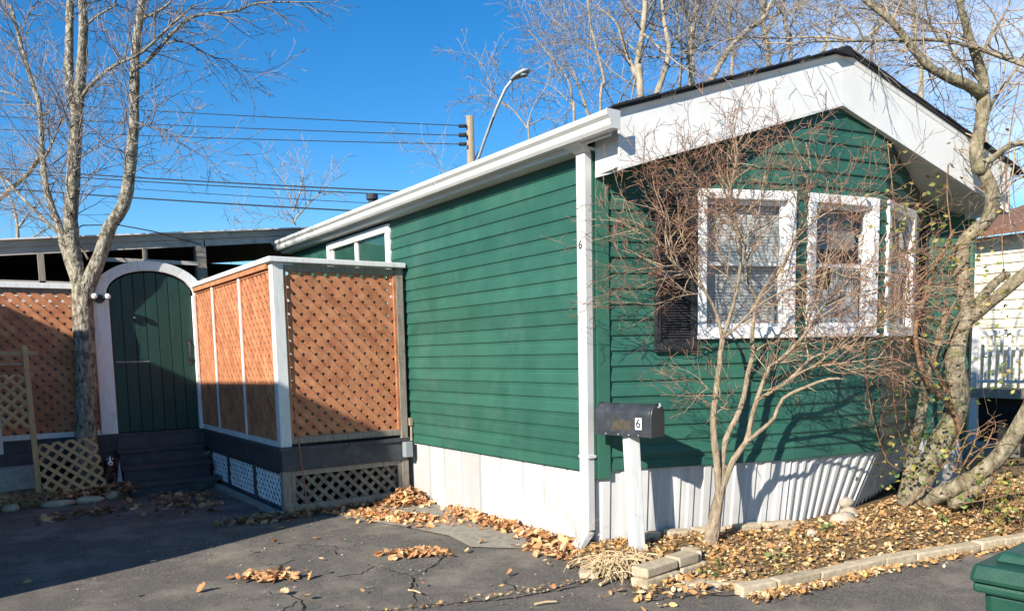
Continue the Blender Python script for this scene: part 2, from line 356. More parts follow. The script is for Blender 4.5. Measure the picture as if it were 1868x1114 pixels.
left_bed = grid_obj('left_bed', -7, -2.4, 5.08, 6.0, .08, lambda x, y: max(.012, .05+.10*min(1, (y-5.08)/.4)+.015*math.sin(7*x)*math.sin(5*y))-(.06 if y < 5.1 else 0), 'soil'); left_bed['kind'] = 'structure'

# ------------------------------------------------------------------ the green mobile home
D2 = lambda a: V((math.sin(R(a)), math.cos(R(a)), 0))
E_ = D2(100); F1, F2, F3 = D2(110), D2(100), D2(76)
C0 = V((0, 0, 0)); P1 = C0+F1*1.68; P2 = P1+F2*.95; P3 = P2+F3*1.22; F4 = D2(128); P4 = P3+F4*.44
NRM = lambda d: V((d.y, -d.x, 0))            # outward normal of a facet (towards the camera side)
LEN = 6.32; ZB, ZT = .60, 2.93; CH = .1135
FN = NRM(E_)                                    # gable front normal
FO = C0+FN*.345                                 # fascia plane origin (left end), s along E_
SL, SP, SR = 0.0, 2.05, 4.10
def fz(s): return 2.745+(3.385-2.745)*(s-SL)/(SP-SL) if s < SP else 3.385+(2.67-3.385)*(s-SP)/(SR-SP)
FH = .395
home = thing('mobile_home', 'green sided mobile home with white gable fascia and white skirting', 'mobile home')
# inner shell behind the siding
sh = MB(); ins = .16
pl = [C0+V((ins, .1, 0)), P1+V((-.02, ins+.02, 0)), P2+V((0, ins+.03, 0)), P3+V((-.05, ins, 0)), P4+V((-ins, ins, 0)), V((P4.x-ins, LEN-.1, 0)), V((ins, LEN-.1, 0))]
sh.prism([p+Z*.1 for p in pl], Z*2.55)
shell = sh.build('inner_wall', 'interior_shade', home)
wall_s = MB().box(.012, .05, .02, LEN, ZB-.01, 3.0).build('side_wall', 'green_siding', home)
def course(o, u, n, t0, t1, z0, h, parent, m='green_siding', proud=.0105):
    """one lapped siding board: flared foot, top tucked under the board above"""
    P = lambda t, z, d: o+u*t+Z*z+n*d
    b = MB()
    prof = [(z0, 0.0), (z0, proud), (z0+.010, proud+.0015), (z0+h*.62, proud*.55), (z0+h*.72, proud*.16), (z0+h+.006, .002)]
    for i in range(len(prof)-1):
        (za, da), (zb_, db) = prof[i], prof[i+1]; b.poly([P(t0, za, da), P(t1, za, da), P(t1, zb_, db), P(t0, zb_, db)])
    b.poly([P(t0, z, d) for z, d in reversed(prof)]); b.poly([P(t1, z, d) for z, d in prof])
    return b.build('siding_board', m, parent)
# side wall boards (facing -x); u runs away from the camera, so build from far to near
su, sn = V((0, -1, 0)), V((-1, 0, 0)); so0 = V((0, LEN, 0))
z = ZB; k = 0
while z < ZT:
    h = CH*(1.0 if k else .86)
    spans = [(0, LEN-.085)]
    if z > 1.6: spans = [(0, LEN-5.02), (LEN-3.30, LEN-.085)]
    for a, b_ in spans:
        cut = LEN-[2.35, 1.15, 2.9, 1.75][k % 4]        # staggered butt joints
        if a < cut-.2 and b_ > cut+.2: course(so0, su, sn, a, cut+.012, z, min(h, ZT-z), wall_s, proud=.0120); a = cut
        course(so0, su, sn, a, b_, z, min(h, ZT-z), wall_s)
    z += h; k += 1
# front facets with window openings  (t0,t1,z0,z1)
W1 = (.815, 1.655, 1.61, 2.70); W2 = (.10, .86, 1.61, 2.70); W3 = (.03, .835, 1.61, 2.70)
fwalls = []
for nm, o, d, ln, wn, tb in (('front_wall', C0, F1, 1.68, W1, .105), ('front_wall', P1, F2, .95, W2, 0), ('front_wall', P2, F3, 1.22, W3, 0), ('front_wall', P3, F4, .44, (9, 9, 9, 9), 0)):
    n = NRM(d); fwp = MB(); fwp.obox(o, d, Z, n, .02, ln-.02, ZB+.03, 1.55, -.10, -.09); fw_ = fwp.build(nm, 'interior_shade', home); fwalls.append(fw_)
    z = ZB+.012; k = 0
    while z < 3.46:
        h = CH*(1.0 if k else .9); zc = z+h*.8
        # range under the sloping soffit
        ts = [t for t in [i*ln/120 for i in range(121)] if fz((o+d*t-C0).dot(E_)) > z+h*.05]
        if ts:
            a, b_ = max(ts[0], tb), ts[-1]
            sp_ = [(a, b_)]
            if wn[2]-.02 < z+h*.5 < wn[3]: sp_ = [(a, wn[0]+.02), (wn[1]-.02, b_)]
            for q0, q1 in sp_:
                if q1-q0 > .015: course(o, d, n, q0, q1, z, h, fw_, 'green_siding' if o is not P2 else 'green_siding_greyed', .0135)
        z += h; k += 1
    pass
# corner trims
ct = MB(); ct.obox(C0, F1, Z, NRM(F1), .0, .103, ZB-.045, 2.80, -.01, .027)
ct.build('corner_trim', 'green_trim', home, bevel=.004)
MB().box(-.027, -.0005, -.012, .085, ZB-.043, 3.02).build('corner_trim', 'green_trim', home, bevel=.004)
MB().tube([P4+Z*.5, P4+Z*2.72], .03, 6).build('corner_trim', 'green_trim', home)
# far right side wall and rear
MB().obox(V((P4.x, P4.y, 0)), V((0, 1, 0)), Z, V((1, 0, 0)), 0, LEN-P4.y, ZB, 3.0, -.05, 0).build('right_wall', 'green_siding', home)
MB().box(.05, P4.x-.05, LEN-.05, LEN, ZB, 3.0).build('rear_wall', 'green_siding', home)
# rear gable
MB().prism([V((.02, LEN-.04, 3.0)), V((P4.x, LEN-.04, 3.0)), V((2.02, LEN-.04, 3.62))], V((0, .03, 0))).build('rear_gable', 'green_siding', home)

# ---- windows
def window(o, d, wn, blind_z, low_dark=False, upper_blind=True, tw=.075, screen=True):
    n = NRM(d); t0, t1, z0, z1 = wn
    fr = MB()
    for a in ((t0, t0+tw, z0, z1), (t1-tw, t1, z0, z1), (t0+tw, t1-tw, z1-tw*.95, z1), (t0+tw, t1-tw, z0, z0+tw*.8)):
        fr.obox(o, d, Z, n, a[0], a[1], a[2], a[3], -.03, .034)
    w_ = fr.build('window', 'white_trim', home, bevel=.006)
    sill = MB(); sill.obox(o, d, Z, n, t0-.01, t1+.01, z0-.028, z0-.001, -.01, .05); sill.build('sill', 'white_trim', w_, bevel=.004)
    i0, i1, j0, j1 = t0+tw, t1-tw, z0+tw*.8, z1-tw*.95; mid = (j0+j1)/2-.01
    for (k0, k1, nn0) in ((mid, j1, -.015), (j0, mid+.03, -.03)):
        s_ = MB(); q = .032
        for a in ((i0, i0+q, k0, k1), (i1-q, i1, k0, k1), (i0+q, i1-q, k1-q, k1), (i0+q, i1-q, k0, k0+q*.9)):
            s_.obox(o, d, Z, n, *a, nn0-.028, nn0)
        s_.build('sash', 'white_trim', w_)
        pn = MB(); pn.poly([o+d*a_+Z*b2+n*(nn0-.015) for a_, b2 in ((i0+q*.6, k0+q*.5), (i1-q*.6, k0+q*.5), (i1-q*.6, k1-q*.5), (i0+q*.6, k1-q*.5))])
        pn.build('pane', 'screened_glass' if (screen and k0 == j0) else 'glass', w_)
    bl = MB(); zz = j1-.02; rl = random.Random(3)
    while zz > blind_z:
        bl.obox(o, d, Z, n, i0+.01, i1-.01, zz-.0215, zz, -.083+rl.uniform(0, .002), -.081+.002); zz -= .024
    if upper_blind: bl.build('blind', 'blind', w_, kind='stuff')
    # closed reveal box behind
    rv = MB()
    for a in ((t0+.01, t0+.02, z0, z1), (t1-.02, t1-.01, z0, z1), (t0+.02, t1-.02, z1-.01, z1), (t0+.02, t1-.02, z0, z0+.01)): rv.obox(o, d, Z, n, *a, -.16, -.031)
    rv.build('reveal', 'soffit_white', w_)
    return w_
window(C0, F1, W1, 1.63)
w2 = window(P1, F2, W2, 1.63, upper_blind=False)
n2 = NRM(F2); MB().obox(P1, F2, Z, n2, .19, .46, 1.68, 1.97, -.12, -.075).build('air_conditioner', 'white_trim', w2, bevel=.01)
MB().obox(P1, F2, Z, n2, .47, .78, 1.68, 2.16, -.10, -.095).build('curtain', 'blind', w2)
MB().obox(P1, F2, Z, n2, .20, .76, 2.30, 2.62, -.135, -.13).build('valance', 'insect_screen', w2)
window(P2, F3, W3, 1.63)
# small slider on the side wall above the screen
sw = MB(); 
for a in ((1.30, 1.37, 1.62, 2.90), (2.95, 3.03, 1.62, 2.90), (1.37, 2.95, 2.82, 2.90), (1.37, 2.95, 1.62, 1.70)):
    sw.obox(so0, su, Z, sn, *a, -.02, .036)
swo = sw.build('window', 'white_trim', home, bevel=.005)
for a in ((1.40, 1.45, 1.7, 2.82), (2.10, 2.17, 1.7, 2.82), (2.90, 2.95, 1.7, 2.82)): MB().obox(so0, su, Z, sn, *a, -.01, .014).build('sash', 'white_trim', swo)
for a in ((1.45, 2.10), (2.17, 2.90)): qm = MB(); qm.poly([so0+su*p_+Z*q_+sn*.001 for p_, q_ in ((a[0], 1.7), (a[1], 1.7), (a[1], 2.82), (a[0], 2.82))]); qm.build('pane', 'glass', swo)
MB().obox(so0, su, Z, sn, 1.38, 2.94, 1.7, 2.82, -.03, -.02).build('curtain', 'soffit_white', swo)
# ---- shutters
def shutter(o, d, t0, t1, z0, z1):
    n = NRM(d); b = MB(); q = .045
    for a in ((t0, t0+q, z0, z1), (t1-q, t1, z0, z1), (t0+q, t1-q, z1-q*1.6, z1), (t0+q, t1-q, z0, z0+q*2), (t0+q, t1-q, (z0+z1)/2-.03, (z0+z1)/2+.03)): b.obox(o, d, Z, n, *a, .018, .046)
    s_ = b.build('shutter', 'shutter_black', home, bevel=.004)
    lv = MB(); zz = z0+q*2
    while zz < z1-q*1.6-.02:
        P = lambda t, z_, k: o+d*t+Z*z_+n*k
        lv.hexa([P(t0+q, zz, .04), P(t1-q, zz, .04), P(t1-q, zz, .036), P(t0+q, zz, .036), P(t0+q, zz+.02, .024), P(t1-q, zz+.02, .024), P(t1-q, zz+.02, .02), P(t0+q, zz+.02, .02)]); zz += .0195
    lv.build('louvers', 'shutter_black', s_, kind='stuff')
shutter(C0, F1, .462, .80, 1.49, 2.64)
shutter(P2, F3, .85, 1.19, 1.49, 2.64)
# ---- gable fascia, soffit, roof
fasc = []
for s0, s1 in ((SL, SP), (SP, SR)):
    A = lambda s, z_, k: FO+E_*s+Z*z_+FN*k
    ty = lambda s: fz(s)+FH
    b = MB(); b.hexa([A(s0, fz(s0), 0), A(s1, fz(s1), 0), A(s1, fz(s1), -.02), A(s0, fz(s0), -.02), A(s0, ty(s0), 0), A(s1, ty(s1), 0), A(s1, ty(s1), -.02), A(s0, ty(s0), -.02)])
    f_ = b.build('gable_fascia', 'fascia_white', home)
    lip = MB(); lip.hexa([A(s0, fz(s0)-.012, .006), A(s1, fz(s1)-.012, .006), A(s1, fz(s1)-.012, -.04), A(s0, fz(s0)-.012, -.04), A(s0, fz(s0)+.012, .006), A(s1, fz(s1)+.012, .006), A(s1, fz(s1)+.012, -.0205), A(s0, fz(s0)+.012, -.0205)])
    lip.build('fascia_lip', 'white_metal', f_)
    tp = MB(); tp.hexa([A(s0, ty(s0)-.045, .004), A(s1, ty(s1)-.045, .004), A(s1, ty(s1)-.045, 0.0005), A(s0, ty(s0)-.045, 0.0005), A(s0, ty(s0)+.0, .022), A(s1, ty(s1), .022), A(s1, ty(s1), .0005), A(s0, ty(s0), .0005)])
    tp.build('drip_edge', 'white_metal', f_)
    sf = MB(); q = -.03
    nseg = 8
    for i in range(nseg):
        a = s0+(s1-s0)*i/nseg; c = s0+(s1-s0)*(i+1)/nseg
        sf.hexa([A(a, fz(a)+.014, -.021), A(c, fz(c)+.014, -.021), A(c, fz(c)+.014, -.95), A(a, fz(a)+.014, -.95), A(a, fz(a)+.03, -.021), A(c, fz(c)+.03, -.021), A(c, fz(c)+.03, -.95), A(a, fz(a)+.03, -.95)])
    sf.build('soffit', 'soffit_white', home)
# return boxes at the two eaves
A = lambda s, z_, k: FO+E_*s+Z*z_+FN*k
rb = MB(); rb.hexa([V((-.012, -.335, 2.742)), V((-.002, -.335, 2.742)), V((-.002, -.03, 2.745)), V((-.012, -.03, 2.745)), V((-.012, -.335, 3.07)), V((-.002, -.335, 3.07)), V((-.002, -.03, 3.07)), V((-.012, -.03, 3.07))])
rb.build('eave_return', 'white_metal', home)
rr0 = A(SR, 2.67, 0); MB().box(rr0.x-.004, rr0.x+.006, rr0.y+.005, P4.y+.3, 2.66, 3.06).build('eave_return', 'white_metal', home)
# roof slabs
def roofside(s0, s1, x0, x1, z0, z1, nm):
    a0 = A(s0, 0, .032); a1 = A(s1, 0, .032); th = .022
    return MB().hexa([V((a0.x, a0.y, z0)), V((a1.x, a1.y, z1)), V((x1, LEN+.12, z1)), V((x0, LEN+.12, z0)), V((a0.x, a0.y, z0+th)), V((a1.x, a1.y, z1+th)), V((x1, LEN+.12, z1+th)), V((x0, LEN+.12, z0+th))]).build(nm, 'shingle', home)
zr = fz(SP)+FH-.010
rf1 = roofside(-.10, SP, -.14, A(SP, 0, 0).x, zr-(SP+.10)*(.64/2.05), zr, 'roof')
rf2 = roofside(SP, SR+.14, A(SP, 0, 0).x, SR+.1, zr, zr-(SR+.14-SP)*(.715/2.05), 'roof')
rc = MB(); 
for i in range(16):
    y0_ = A(SP, 0, .05).y+i*.44; rc.hexa([V((A(SP, 0, 0).x-.15, y0_, zr-.03)), V((A(SP, 0, 0).x+.15, y0_, zr-.03)), V((A(SP, 0, 0).x+.15, y0_+.46, zr-.034)), V((A(SP, 0, 0).x-.15, y0_+.46, zr-.034)), V((A(SP, 0, 0).x-.02, y0_, zr+.036)), V((A(SP, 0, 0).x+.02, y0_, zr+.036)), V((A(SP, 0, 0).x+.02, y0_+.46, zr+.030)), V((A(SP, 0, 0).x-.02, y0_+.46, zr+.030))])
rc.build('ridge_cap', 'shingle', rf1, kind='stuff')
# shingle tabs along the visible gable edges
rt_ = random.Random(5); tb = MB()
for s0, s1, sg in ((-.08, SP, 1), (SP, SR+.1, -1)):
    n_ = 17
    for i in range(n_):
        a = s0+(s1-s0)*i/n_; c = s0+(s1-s0)*(i+1)/n_
        zz = lambda s: (zr-(SP-s)*(.64/2.05) if s < SP else zr-(s-SP)*(.715/2.05))+.0225
        e0 = .036+rt_.uniform(0, .012); lift = rt_.uniform(.002, .009)
        tb.hexa([A(a, zz(a), e0), A(c, zz(c), e0), A(c, zz(c), -.3), A(a, zz(a), -.3), A(a, zz(a)+lift+(0.006 if sg > 0 else .012), e0), A(c, zz(c)+lift+(.012 if sg > 0 else .006), e0), A(c, zz(c)+.01, -.3), A(a, zz(a)+.01, -.3)])
tb.build('shingle_tabs', 'shingle', rf1, kind='stuff')
# side soffit and gutter
MB().box(-.135, -.002, -.03, LEN+.05, 2.935, 2.955).build('soffit', 'soffit_white', home)
MB().box(-.14, -.12, -.33, LEN+.1, 2.956, 3.085).build('eave_fascia', 'white_metal', home)
gp = [(-.141, 2.972), (-.205, 2.972), (-.222, 2.992), (-.228, 3.03), (-.252, 3.052), (-.256, 3.084), (-.240, 3.084), (-.238, 3.06), (-.214, 3.038), (-.206, 2.998), (-.198, 2.984), (-.141, 2.984)]
gut = MB().prism([V((x, -.43, z_)) for x, z_ in gp], V((0, LEN+.52, 0))).build('gutter', 'white_metal', home)
MB().prism([V((x, -.437, z_)) for x, z_ in ((-.139, 2.968), (-.207, 2.968), (-.226, 2.990), (-.232, 3.028), (-.256, 3.05), (-.260, 3.088), (-.139, 3.088))], V((0, .006, 0))).build('end_cap', 'white_metal', gut)
for yj in (1.9, 4.4):
    MB().prism([V((x-.003, yj, z_-.003)) for x, z_ in gp], V((0, .05, 0))).build('joint_sleeve', 'white_metal', gut)
dsx0, dsx1, dsy0, dsy1 = -.098, -.029, -.012, .085
ds = MB()
ds.hexa([V((dsx0, dsy0, 2.915)), V((dsx1, dsy0, 2.915)), V((dsx1, dsy1, 2.915)), V((dsx0, dsy1, 2.915)), V((-.198, dsy0-.035, 2.974)), V((-.10, dsy0-.035, 2.974)), V((-.10, dsy1+.05, 2.974)), V((-.198, dsy1+.05, 2.974))])
ds.box(dsx0, dsx1, dsy0, dsy1, .17, 2.916)
ds.hexa([V((dsx0-.10, dsy0-.02, .07)), V((dsx0-.07, dsy0-.02, .03)), V((dsx0-.07, dsy1-.02, .03)), V((dsx0-.10, dsy1-.02, .07)), V((dsx0, dsy0, .171)), V((dsx1, dsy0, .15)), V((dsx1, dsy1, .15)), V((dsx0, dsy1, .171))])
dso = ds.build('downspout', 'white_metal', home, bevel=.006)
for zz in (.72,): MB().box(dsx0-.003, dsx1+.006, dsy0-.012, dsy1+.004, zz, zz+.02).build('strap', 'white_metal', dso)
def text(s_, name, size, m, M_, parent, ext=.0008):
    cu = bpy.data.curves.new(name, 'FONT'); cu.body = s_; cu.size = size; cu.extrude = ext; cu.align_x = 'CENTER'; cu.align_y = 'CENTER'; cu.offset = size*.012
    tmp = bpy.data.objects.new(name, cu); COL.objects.link(tmp)
    dg = bpy.context.evaluated_depsgraph_get(); me = bpy.data.meshes.new_from_object(tmp.evaluated_get(dg)); bpy.data.objects.remove(tmp)
    me.materials.clear(); me.materials.append(MATS[m]); me.transform(M_)
    o = bpy.data.objects.new(name, me); COL.objects.link(o); o.parent = parent
    o.matrix_parent_inverse = parent.matrix_basis.inverted(); return o
def frame(o, u, v):                       # matrix placing text drawn in XY onto plane (u right, v up)
    u = u.normalized(); v = v.normalized(); m_ = Matrix((u, v, u.cross(v))).transposed().to_4x4(); m_.translation = o; return m_
text('6', 'house_number', .085, 'ink', frame(V((dsx0-.0015, .042, 2.275)), V((0, -1, 0)), Z), dso)
# vent pipe on the roof
vp = V((.60, 5.0, 3.2)); MB().tube([vp, vp+Z*.30], .05, 12).tube([vp+Z*.29, vp+Z*.36], .075, 12).build('vent_pipe', 'black_metal', home)
# ---- skirting
skr = random.Random(4)
y = LEN-.02; prev = None
bk = MB().box(.047, .06, 0.05, LEN, -.05, ZB).build('skirt', 'interior_shade', home)
edges = [LEN]
while edges[-1] > .12: edges.append(edges[-1]-skr.choice((.33, .33, .30, .36, .34)))
edges[-1] = .005
for i in range(len(edges)-1):
    y1, y0_ = edges[i], edges[i+1]; g_ = .006; dd = skr.uniform(0, .006)
    b = MB(); b.prism([V((.046, y1, -.04)), V((.040, y1-.004, -.04)), V((.018-dd, y1-.016, -.04)), V((.018-dd, y0_+.016, -.04)), V((.040, y0_+.005, -.04)), V((.046, y0_, -.04))], Z*(.652))
    b.build('skirt_panel', 'skirt_white', bk)
def skirt_front(o, d, ln, tk0, tk1, parent, w0):
    n = NRM(d); t = 0.0; i = 0
    while t < ln-.01:
        w_ = min(w0*skr.uniform(.8, 1.2), ln-t)
        def pt(tt, top, k):
            f = tt/ln; tk = tk0+(tk1-tk0)*f
            p = o+d*tt+n*(k-.02)
            return p+Z*.625 if top else p+V((-.55, .83, 0))*tk+Z*(-.04)
        a, b_ = t, t+w_; m0, m1 = a+w_*.26, b_-w_*.26; dp = .016
        pr = [(a, 0), (m0-.004, 0), (m0+.008, dp), (m1-.008, dp), (m1+.004, 0), (b_, 0)]
        q = MB()
        for j in range(len(pr)-1):
            q.poly([pt(pr[j][0], 0, pr[j][1]), pt(pr[j+1][0], 0, pr[j+1][1]), pt(pr[j+1][0], 1, pr[j+1][1]), pt(pr[j][0], 1, pr[j][1])])
        q.build('skirt_panel', 'skirt_white', parent); t += w_; i += 1
fs = MB(); fs.box(.4, 3.7, -.05, -.02, -.04, .55); fso = fs.build('front_skirt', 'soffit_white', home)
skirt_front(C0, F1, 1.68, .01, .06, fso, .135)
skirt_front(P1, F2, .95, .06, .24, fso, .10)
skirt_front(P2, F3, 1.22, .24, .26, fso, .10)
skirt_front(P3, F4, .44, .1, .02, fso, .10)
# ------------------------------------------------------------------ deck, screen, steps, gate
rg = random.Random(21)
ZD = .655; XW = -1.405; YP = 2.956; YG = 5.96
X_, Y_ = V((1, 0, 0)), V((0, 1, 0))
deck = thing('deck', 'dark grey painted deck with lattice skirting against the green home', 'deck', (-.7, 4.4, 0))
for i in range(10):                      # floor boards run along the deck
    x0 = XW-.03+i*.142; MB().box(x0, x0+.137, YP-.03, 5.93, ZD-.035, ZD).build('floor_board', 'deck_grey', deck)
for i in range(8):
    y0_ = 5.935+i*.142; MB().box(-6.5, .0, y0_, y0_+.137, ZD-.035, ZD).build('floor_board', 'deck_grey', deck)
fa = [MB().box(XW-.005, -.07, YP-.012, YP+.02, .425, ZD-.036).build('fascia_board', 'deck_grey', deck, bevel=.003),
      MB().box(XW-.008, XW+.022, YP+.021, 5.90, .43, ZD-.036).build('fascia_board', 'deck_grey', deck),
      MB().box(-6.5, -1.38, 5.905, 5.93, .36, ZD-.036).build('fascia_board', 'deck_grey', deck)]
MB().box(-6.5, -2.5, 5.99, 6.02, 0, .4).build('underdeck_shade', 'interior_shade', deck)  # near-black sheet paints the shade under the deck
MB().box(-1.3, -.05, 5.7, 5.74, 0, .55).build('underdeck_shade', 'interior_shade', deck)
# corner posts and skirting
for x0, x1, y0_, y1, m in ((XW+.0, XW+.085, YP+.0, YP+.085, 'grey_wood'), (-.135, -.055, YP+.0, YP+.085, 'grey_wood')):
    MB().box(x0, x1, y0_, y1, -.03, .424).build('post', m, deck, bevel=.004)
for y0_ in (3.85, 4.85, 5.62): MB().box(XW+.005, XW+.06, y0_, y0_+.085, -.03, .429).build('post', 'deck_grey', deck)
fk = MB()
for a in ((XW+.09, -.14, .372, .42), (XW+.09, -.14, .02, .085), (XW+.09, XW+.125, .085, .372), (-.175, -.14, .085, .372)): fk.box(a[0], a[1], YP+.012, YP+.04, a[2], a[3])
sk = fk.build('skirt_lattice', 'grey_wood', deck)
lattice(sk, V((XW+.122, YP+.06, .082)), X_, -Y_, 1.11, .293, .088, .038, .008, 'grey_lattice', rg)
MB().box(XW+.06, -.1, YP+.9, YP+.95, 0, .5).build('underdeck_shade', 'interior_shade', deck)
for ya, yb in ((YP+.09, 3.85), (3.94, 4.85), (4.94, 5.62)):
    fk = MB().box(XW+.012, XW+.04, ya, yb, .385, .425).box(XW+.012, XW+.04, ya, yb, -.02, .07)
    sk = fk.build('skirt_lattice', 'deck_grey', deck)
    lattice(sk, V((XW+.03, yb, .07)), -Y_, -X_, yb-ya, .315, .072, .030, .007, 'white_lattice', rg)
    MB().box(XW+.16, XW+.17, ya, yb, .02, .42).build('underdeck_shade', 'interior_shade', deck)  # shade behind the lattice, put in as a near-black sheet
# concrete plinth under the deck edge
MB().box(XW-.08, XW-.01, 3.0, 5.7, -.02, .035).build('sill_beam', 'concrete', deck)
# ---- privacy screen on the deck
ZC = 2.40
scr = thing('privacy_screen', 'orange diagonal lattice privacy screen in white frames standing on the deck', 'lattice screen', (-.7, 3, ZD))
scr_posts = MB().box(XW-.004, XW+.105, YP-.002, YP+.10, ZD+.002, ZC).build('post', 'white_paint_wood', scr, bevel=.006)
MB().box(-.13, -.05, YP+.002, YP+.088, ZD-.03, ZC).build('post', 'grey_wood', scr, bevel=.005)
MB().box(XW-.045, -.035, YP-.045, YP+.115, ZC+.001, ZC+.05).build('cap_rail', 'white_paint_wood', scr, bevel=.006)
MB().box(XW-.045, XW+.11, YP+.116, YG-.02, ZC+.001, ZC+.05).build('cap_rail', 'white_paint_wood', scr, bevel=.006)
MB().box(XW-.028, XW+.1, YP+.1, YG-.02, ZC-.05, ZC).build('sub_rail', 'cedar_lattice', scr)
# front panel
pf = MB().box(XW+.108, -.132, YP+.012, YP+.06, ZC-.075, ZC-.012).build('top_rail', 'grey_wood', scr, bevel=.004)
MB().box(XW+.108, -.132, YP+.012, YP+.06, ZD+.028, ZD+.09).build('bottom_rail', 'grey_wood', scr, bevel=.004)
MB().box(XW+.16, -.2, YP+.20, YP+.21, ZD+.03, ZC-.1).build('hole_brightener', 'white_lattice', scr)  # added white sheet, makes the lattice holes read as light
for a in ((XW+.109, XW+.13, ZD+.091, ZC-.076), (-.158, -.133, ZD+.091, ZC-.076)): MB().box(a[0], a[1], YP+.008, YP+.05, a[2], a[3]).build('stop', 'cedar_lattice', pf)
lattice(pf, V((XW+.131, YP+.045, ZD+.088)), X_, -Y_, 1.12, ZC-.074-ZD-.088, .0905, .060, .009, 'cedar_lattice', rg)
# side panels, facing the driveway
ys = [YP+.10, 4.02, 5.10, YG-.03]
for i in range(3):
    ya, yb = ys[i], ys[i+1]
    if i: MB().box(XW-.012, XW+.05, ya, ya+.05, ZD-.03, ZC-.005).build('batten', 'white_paint_wood', scr, bevel=.004); ya += .05
    br = MB().box(XW-.005, XW+.04, ya, yb, ZD+.002, ZD+.055).build('bottom_rail', 'white_paint_wood', scr)
    st = MB().box(XW+.0, XW+.03, ya, ya+.02, ZD+.056, ZC-.051).box(XW, XW+.03, yb-.02, yb, ZD+.056, ZC-.051).box(XW, XW+.03, ya+.02, yb-.02, ZC-.075, ZC-.051)
    pf = st.build('panel_frame', 'cedar_lattice', scr)
    lattice(pf, V((XW+.03, yb-.019, ZD+.054)), -Y_, -X_, yb-ya-.038, ZC-.055-ZD-.072, .0905, .060, .009, 'cedar_lattice', rg)
# ---- grey electrical box on the post
tag(MB().box(-.135, -.045, YP-.09, YP-.013, .455, .615).build('electrical_box', 'grey_plastic', None, bevel=.008), 'small grey electrical box on the deck corner beside the white skirting', 'electrical box')
tag(MB().tube([V((-.03, YP-.03, .62)), V((-.028, YP-.03, .75)), V((-.02, YP-.02, .78))], .014, 8).box(-.05, -.018, YP-.05, YP-.012, .78, .86).build('outlet_fitting', 'cable_tan'), 'small tan conduit fitting between lattice post and green siding', 'conduit')
# ---- leaning rod
tag(MB().tube([V((-1.262, 2.70, 0.0)), V((-1.273, 2.80, .55)), V((-1.285, 2.92, 1.15))], [.007, .006, .005], 6).build('leaning_rod', 'copper_rod'), 'thin rusty brown rod leaning on the orange lattice panel', 'rod')
# ---- steps
steps = thing('porch_steps', 'three dark grey wooden steps leading up to the arched gate', 'steps', (-1.9, 5.5, 0))
for i, (y0_, zt) in enumerate(((5.66, .475), (5.42, .300), (5.18, .125))):
    xs0, xs1 = (-2.46, -1.44+.0*i)
    xs1 = [-1.46, -1.43, -1.40][i]-.0
    xs0 = [-2.44, -2.44, -2.44][i]
    MB().box(xs0, xs1, y0_, y0_+.27, zt-.04, zt).build('tread', 'deck_grey', steps, bevel=.006)
    MB().box(xs0+.05, xs1-.05, y0_+.03, y0_+.055, zt-.215 if i < 2 else -.02, zt-.041).build('riser', 'deck_grey', steps)
MB().box(-2.40, -1.5, 5.875, 5.90, .29, .615).build('riser', 'deck_grey', steps)
for x0 in (-2.42, -1.52):
    MB().prism([V((x0, 5.22, -.02)), V((x0, 5.88, -.02)), V((x0, 5.88, .43)), V((x0, 5.70, .43)), V((x0, 5.70, .255)), V((x0, 5.46, .255)), V((x0, 5.46, .08)), V((x0, 5.22, .08))], X_*.04).build('stringer', 'deck_grey', steps)
# ---- arched gate
gate = thing('arched_gate', 'dark green plank gate under a white segmented arch at the top of the steps', 'gate', (-1.92, YG, ZD))
gx0, gx1 = -2.372, -1.452; gc = (gx0+gx1)/2
MB().box(gx0-.185, gx0-.008, YG-.035, YG+.06, ZD+.002, 2.30).build('post', 'white_paint_wood', gate, bevel=.006)
MB().box(gx0-.012, gx0-.001, YG-.02, YG+.05, ZD+.002, 2.30).build('post_edge', 'grey_wood', gate)
MB().box(gx1+.004, gx1+.045, YG-.05, YG+.06, ZD+.002, 2.30).build('post', 'white_paint_wood', gate, bevel=.004)
# arch: ring segments (ellipse from spring points)
rin, zin, zs = (gx1-gx0)/2+.02, .285, 2.295
NS = 7
for i in range(NS):
    a0 = math.pi*(1-i/NS); a1 = math.pi*(1-(i+1)/NS); g_ = .006
    pts = []
    for k in range(5):
        a = a0+(a1-a0)*(k/4)*(1-g_)
        pts.append(V((gc+(rin+.008)*math.cos(a), YG-.035, zs+.008+zin*math.sin(a))))
    for k in range(4, -1, -1):
        a = a0+(a1-a0)*(k/4)*(1-g_)
        pts.append(V((gc+(rin+.135)*math.cos(a), YG-.035, zs+.008+(zin+.115)*math.sin(a))))
    MB().prism(pts, Y_*(.085+.006*(i % 2))).build('arch_segment', 'white_paint_wood', gate, bevel=.004)
nb = 7; bw = (gx1-gx0)/nb
for i in range(nb):
    x0 = gx0+i*bw+.004; x1 = gx0+(i+1)*bw-.004
    zt = lambda x: zs+zin*math.sqrt(max(0, 1-((x-gc)/rin)**2))-.012
    pts = [V((x0, YG, ZD+.012)), V((x1, YG, ZD+.012))]+[V((x1+(x0-x1)*k/4, YG, zt(x1+(x0-x1)*k/4))) for k in range(5)]
    MB().prism(pts, Y_*.028).build('gate_board', 'door_green', gate, bevel=.003)
MB().box(gx0, gx1, YG+.022, YG+.035, ZD+.02, zs+.1).build('gate_backing', 'door_green', gate)
MB().box(gx0+.03, gx0+.40, YG-.004, YG-.0005, 1.50, 1.512).build('gate_strip', 'grey_plastic', gate)
hd = MB(); hx = gx1-.055
hd.tube([V((hx, YG-.004, 1.73)), V((hx, YG-.045, 1.70)), V((hx-.004, YG-.05, 1.62)), V((hx, YG-.045, 1.54)), V((hx, YG-.004, 1.51))], .011, 8)
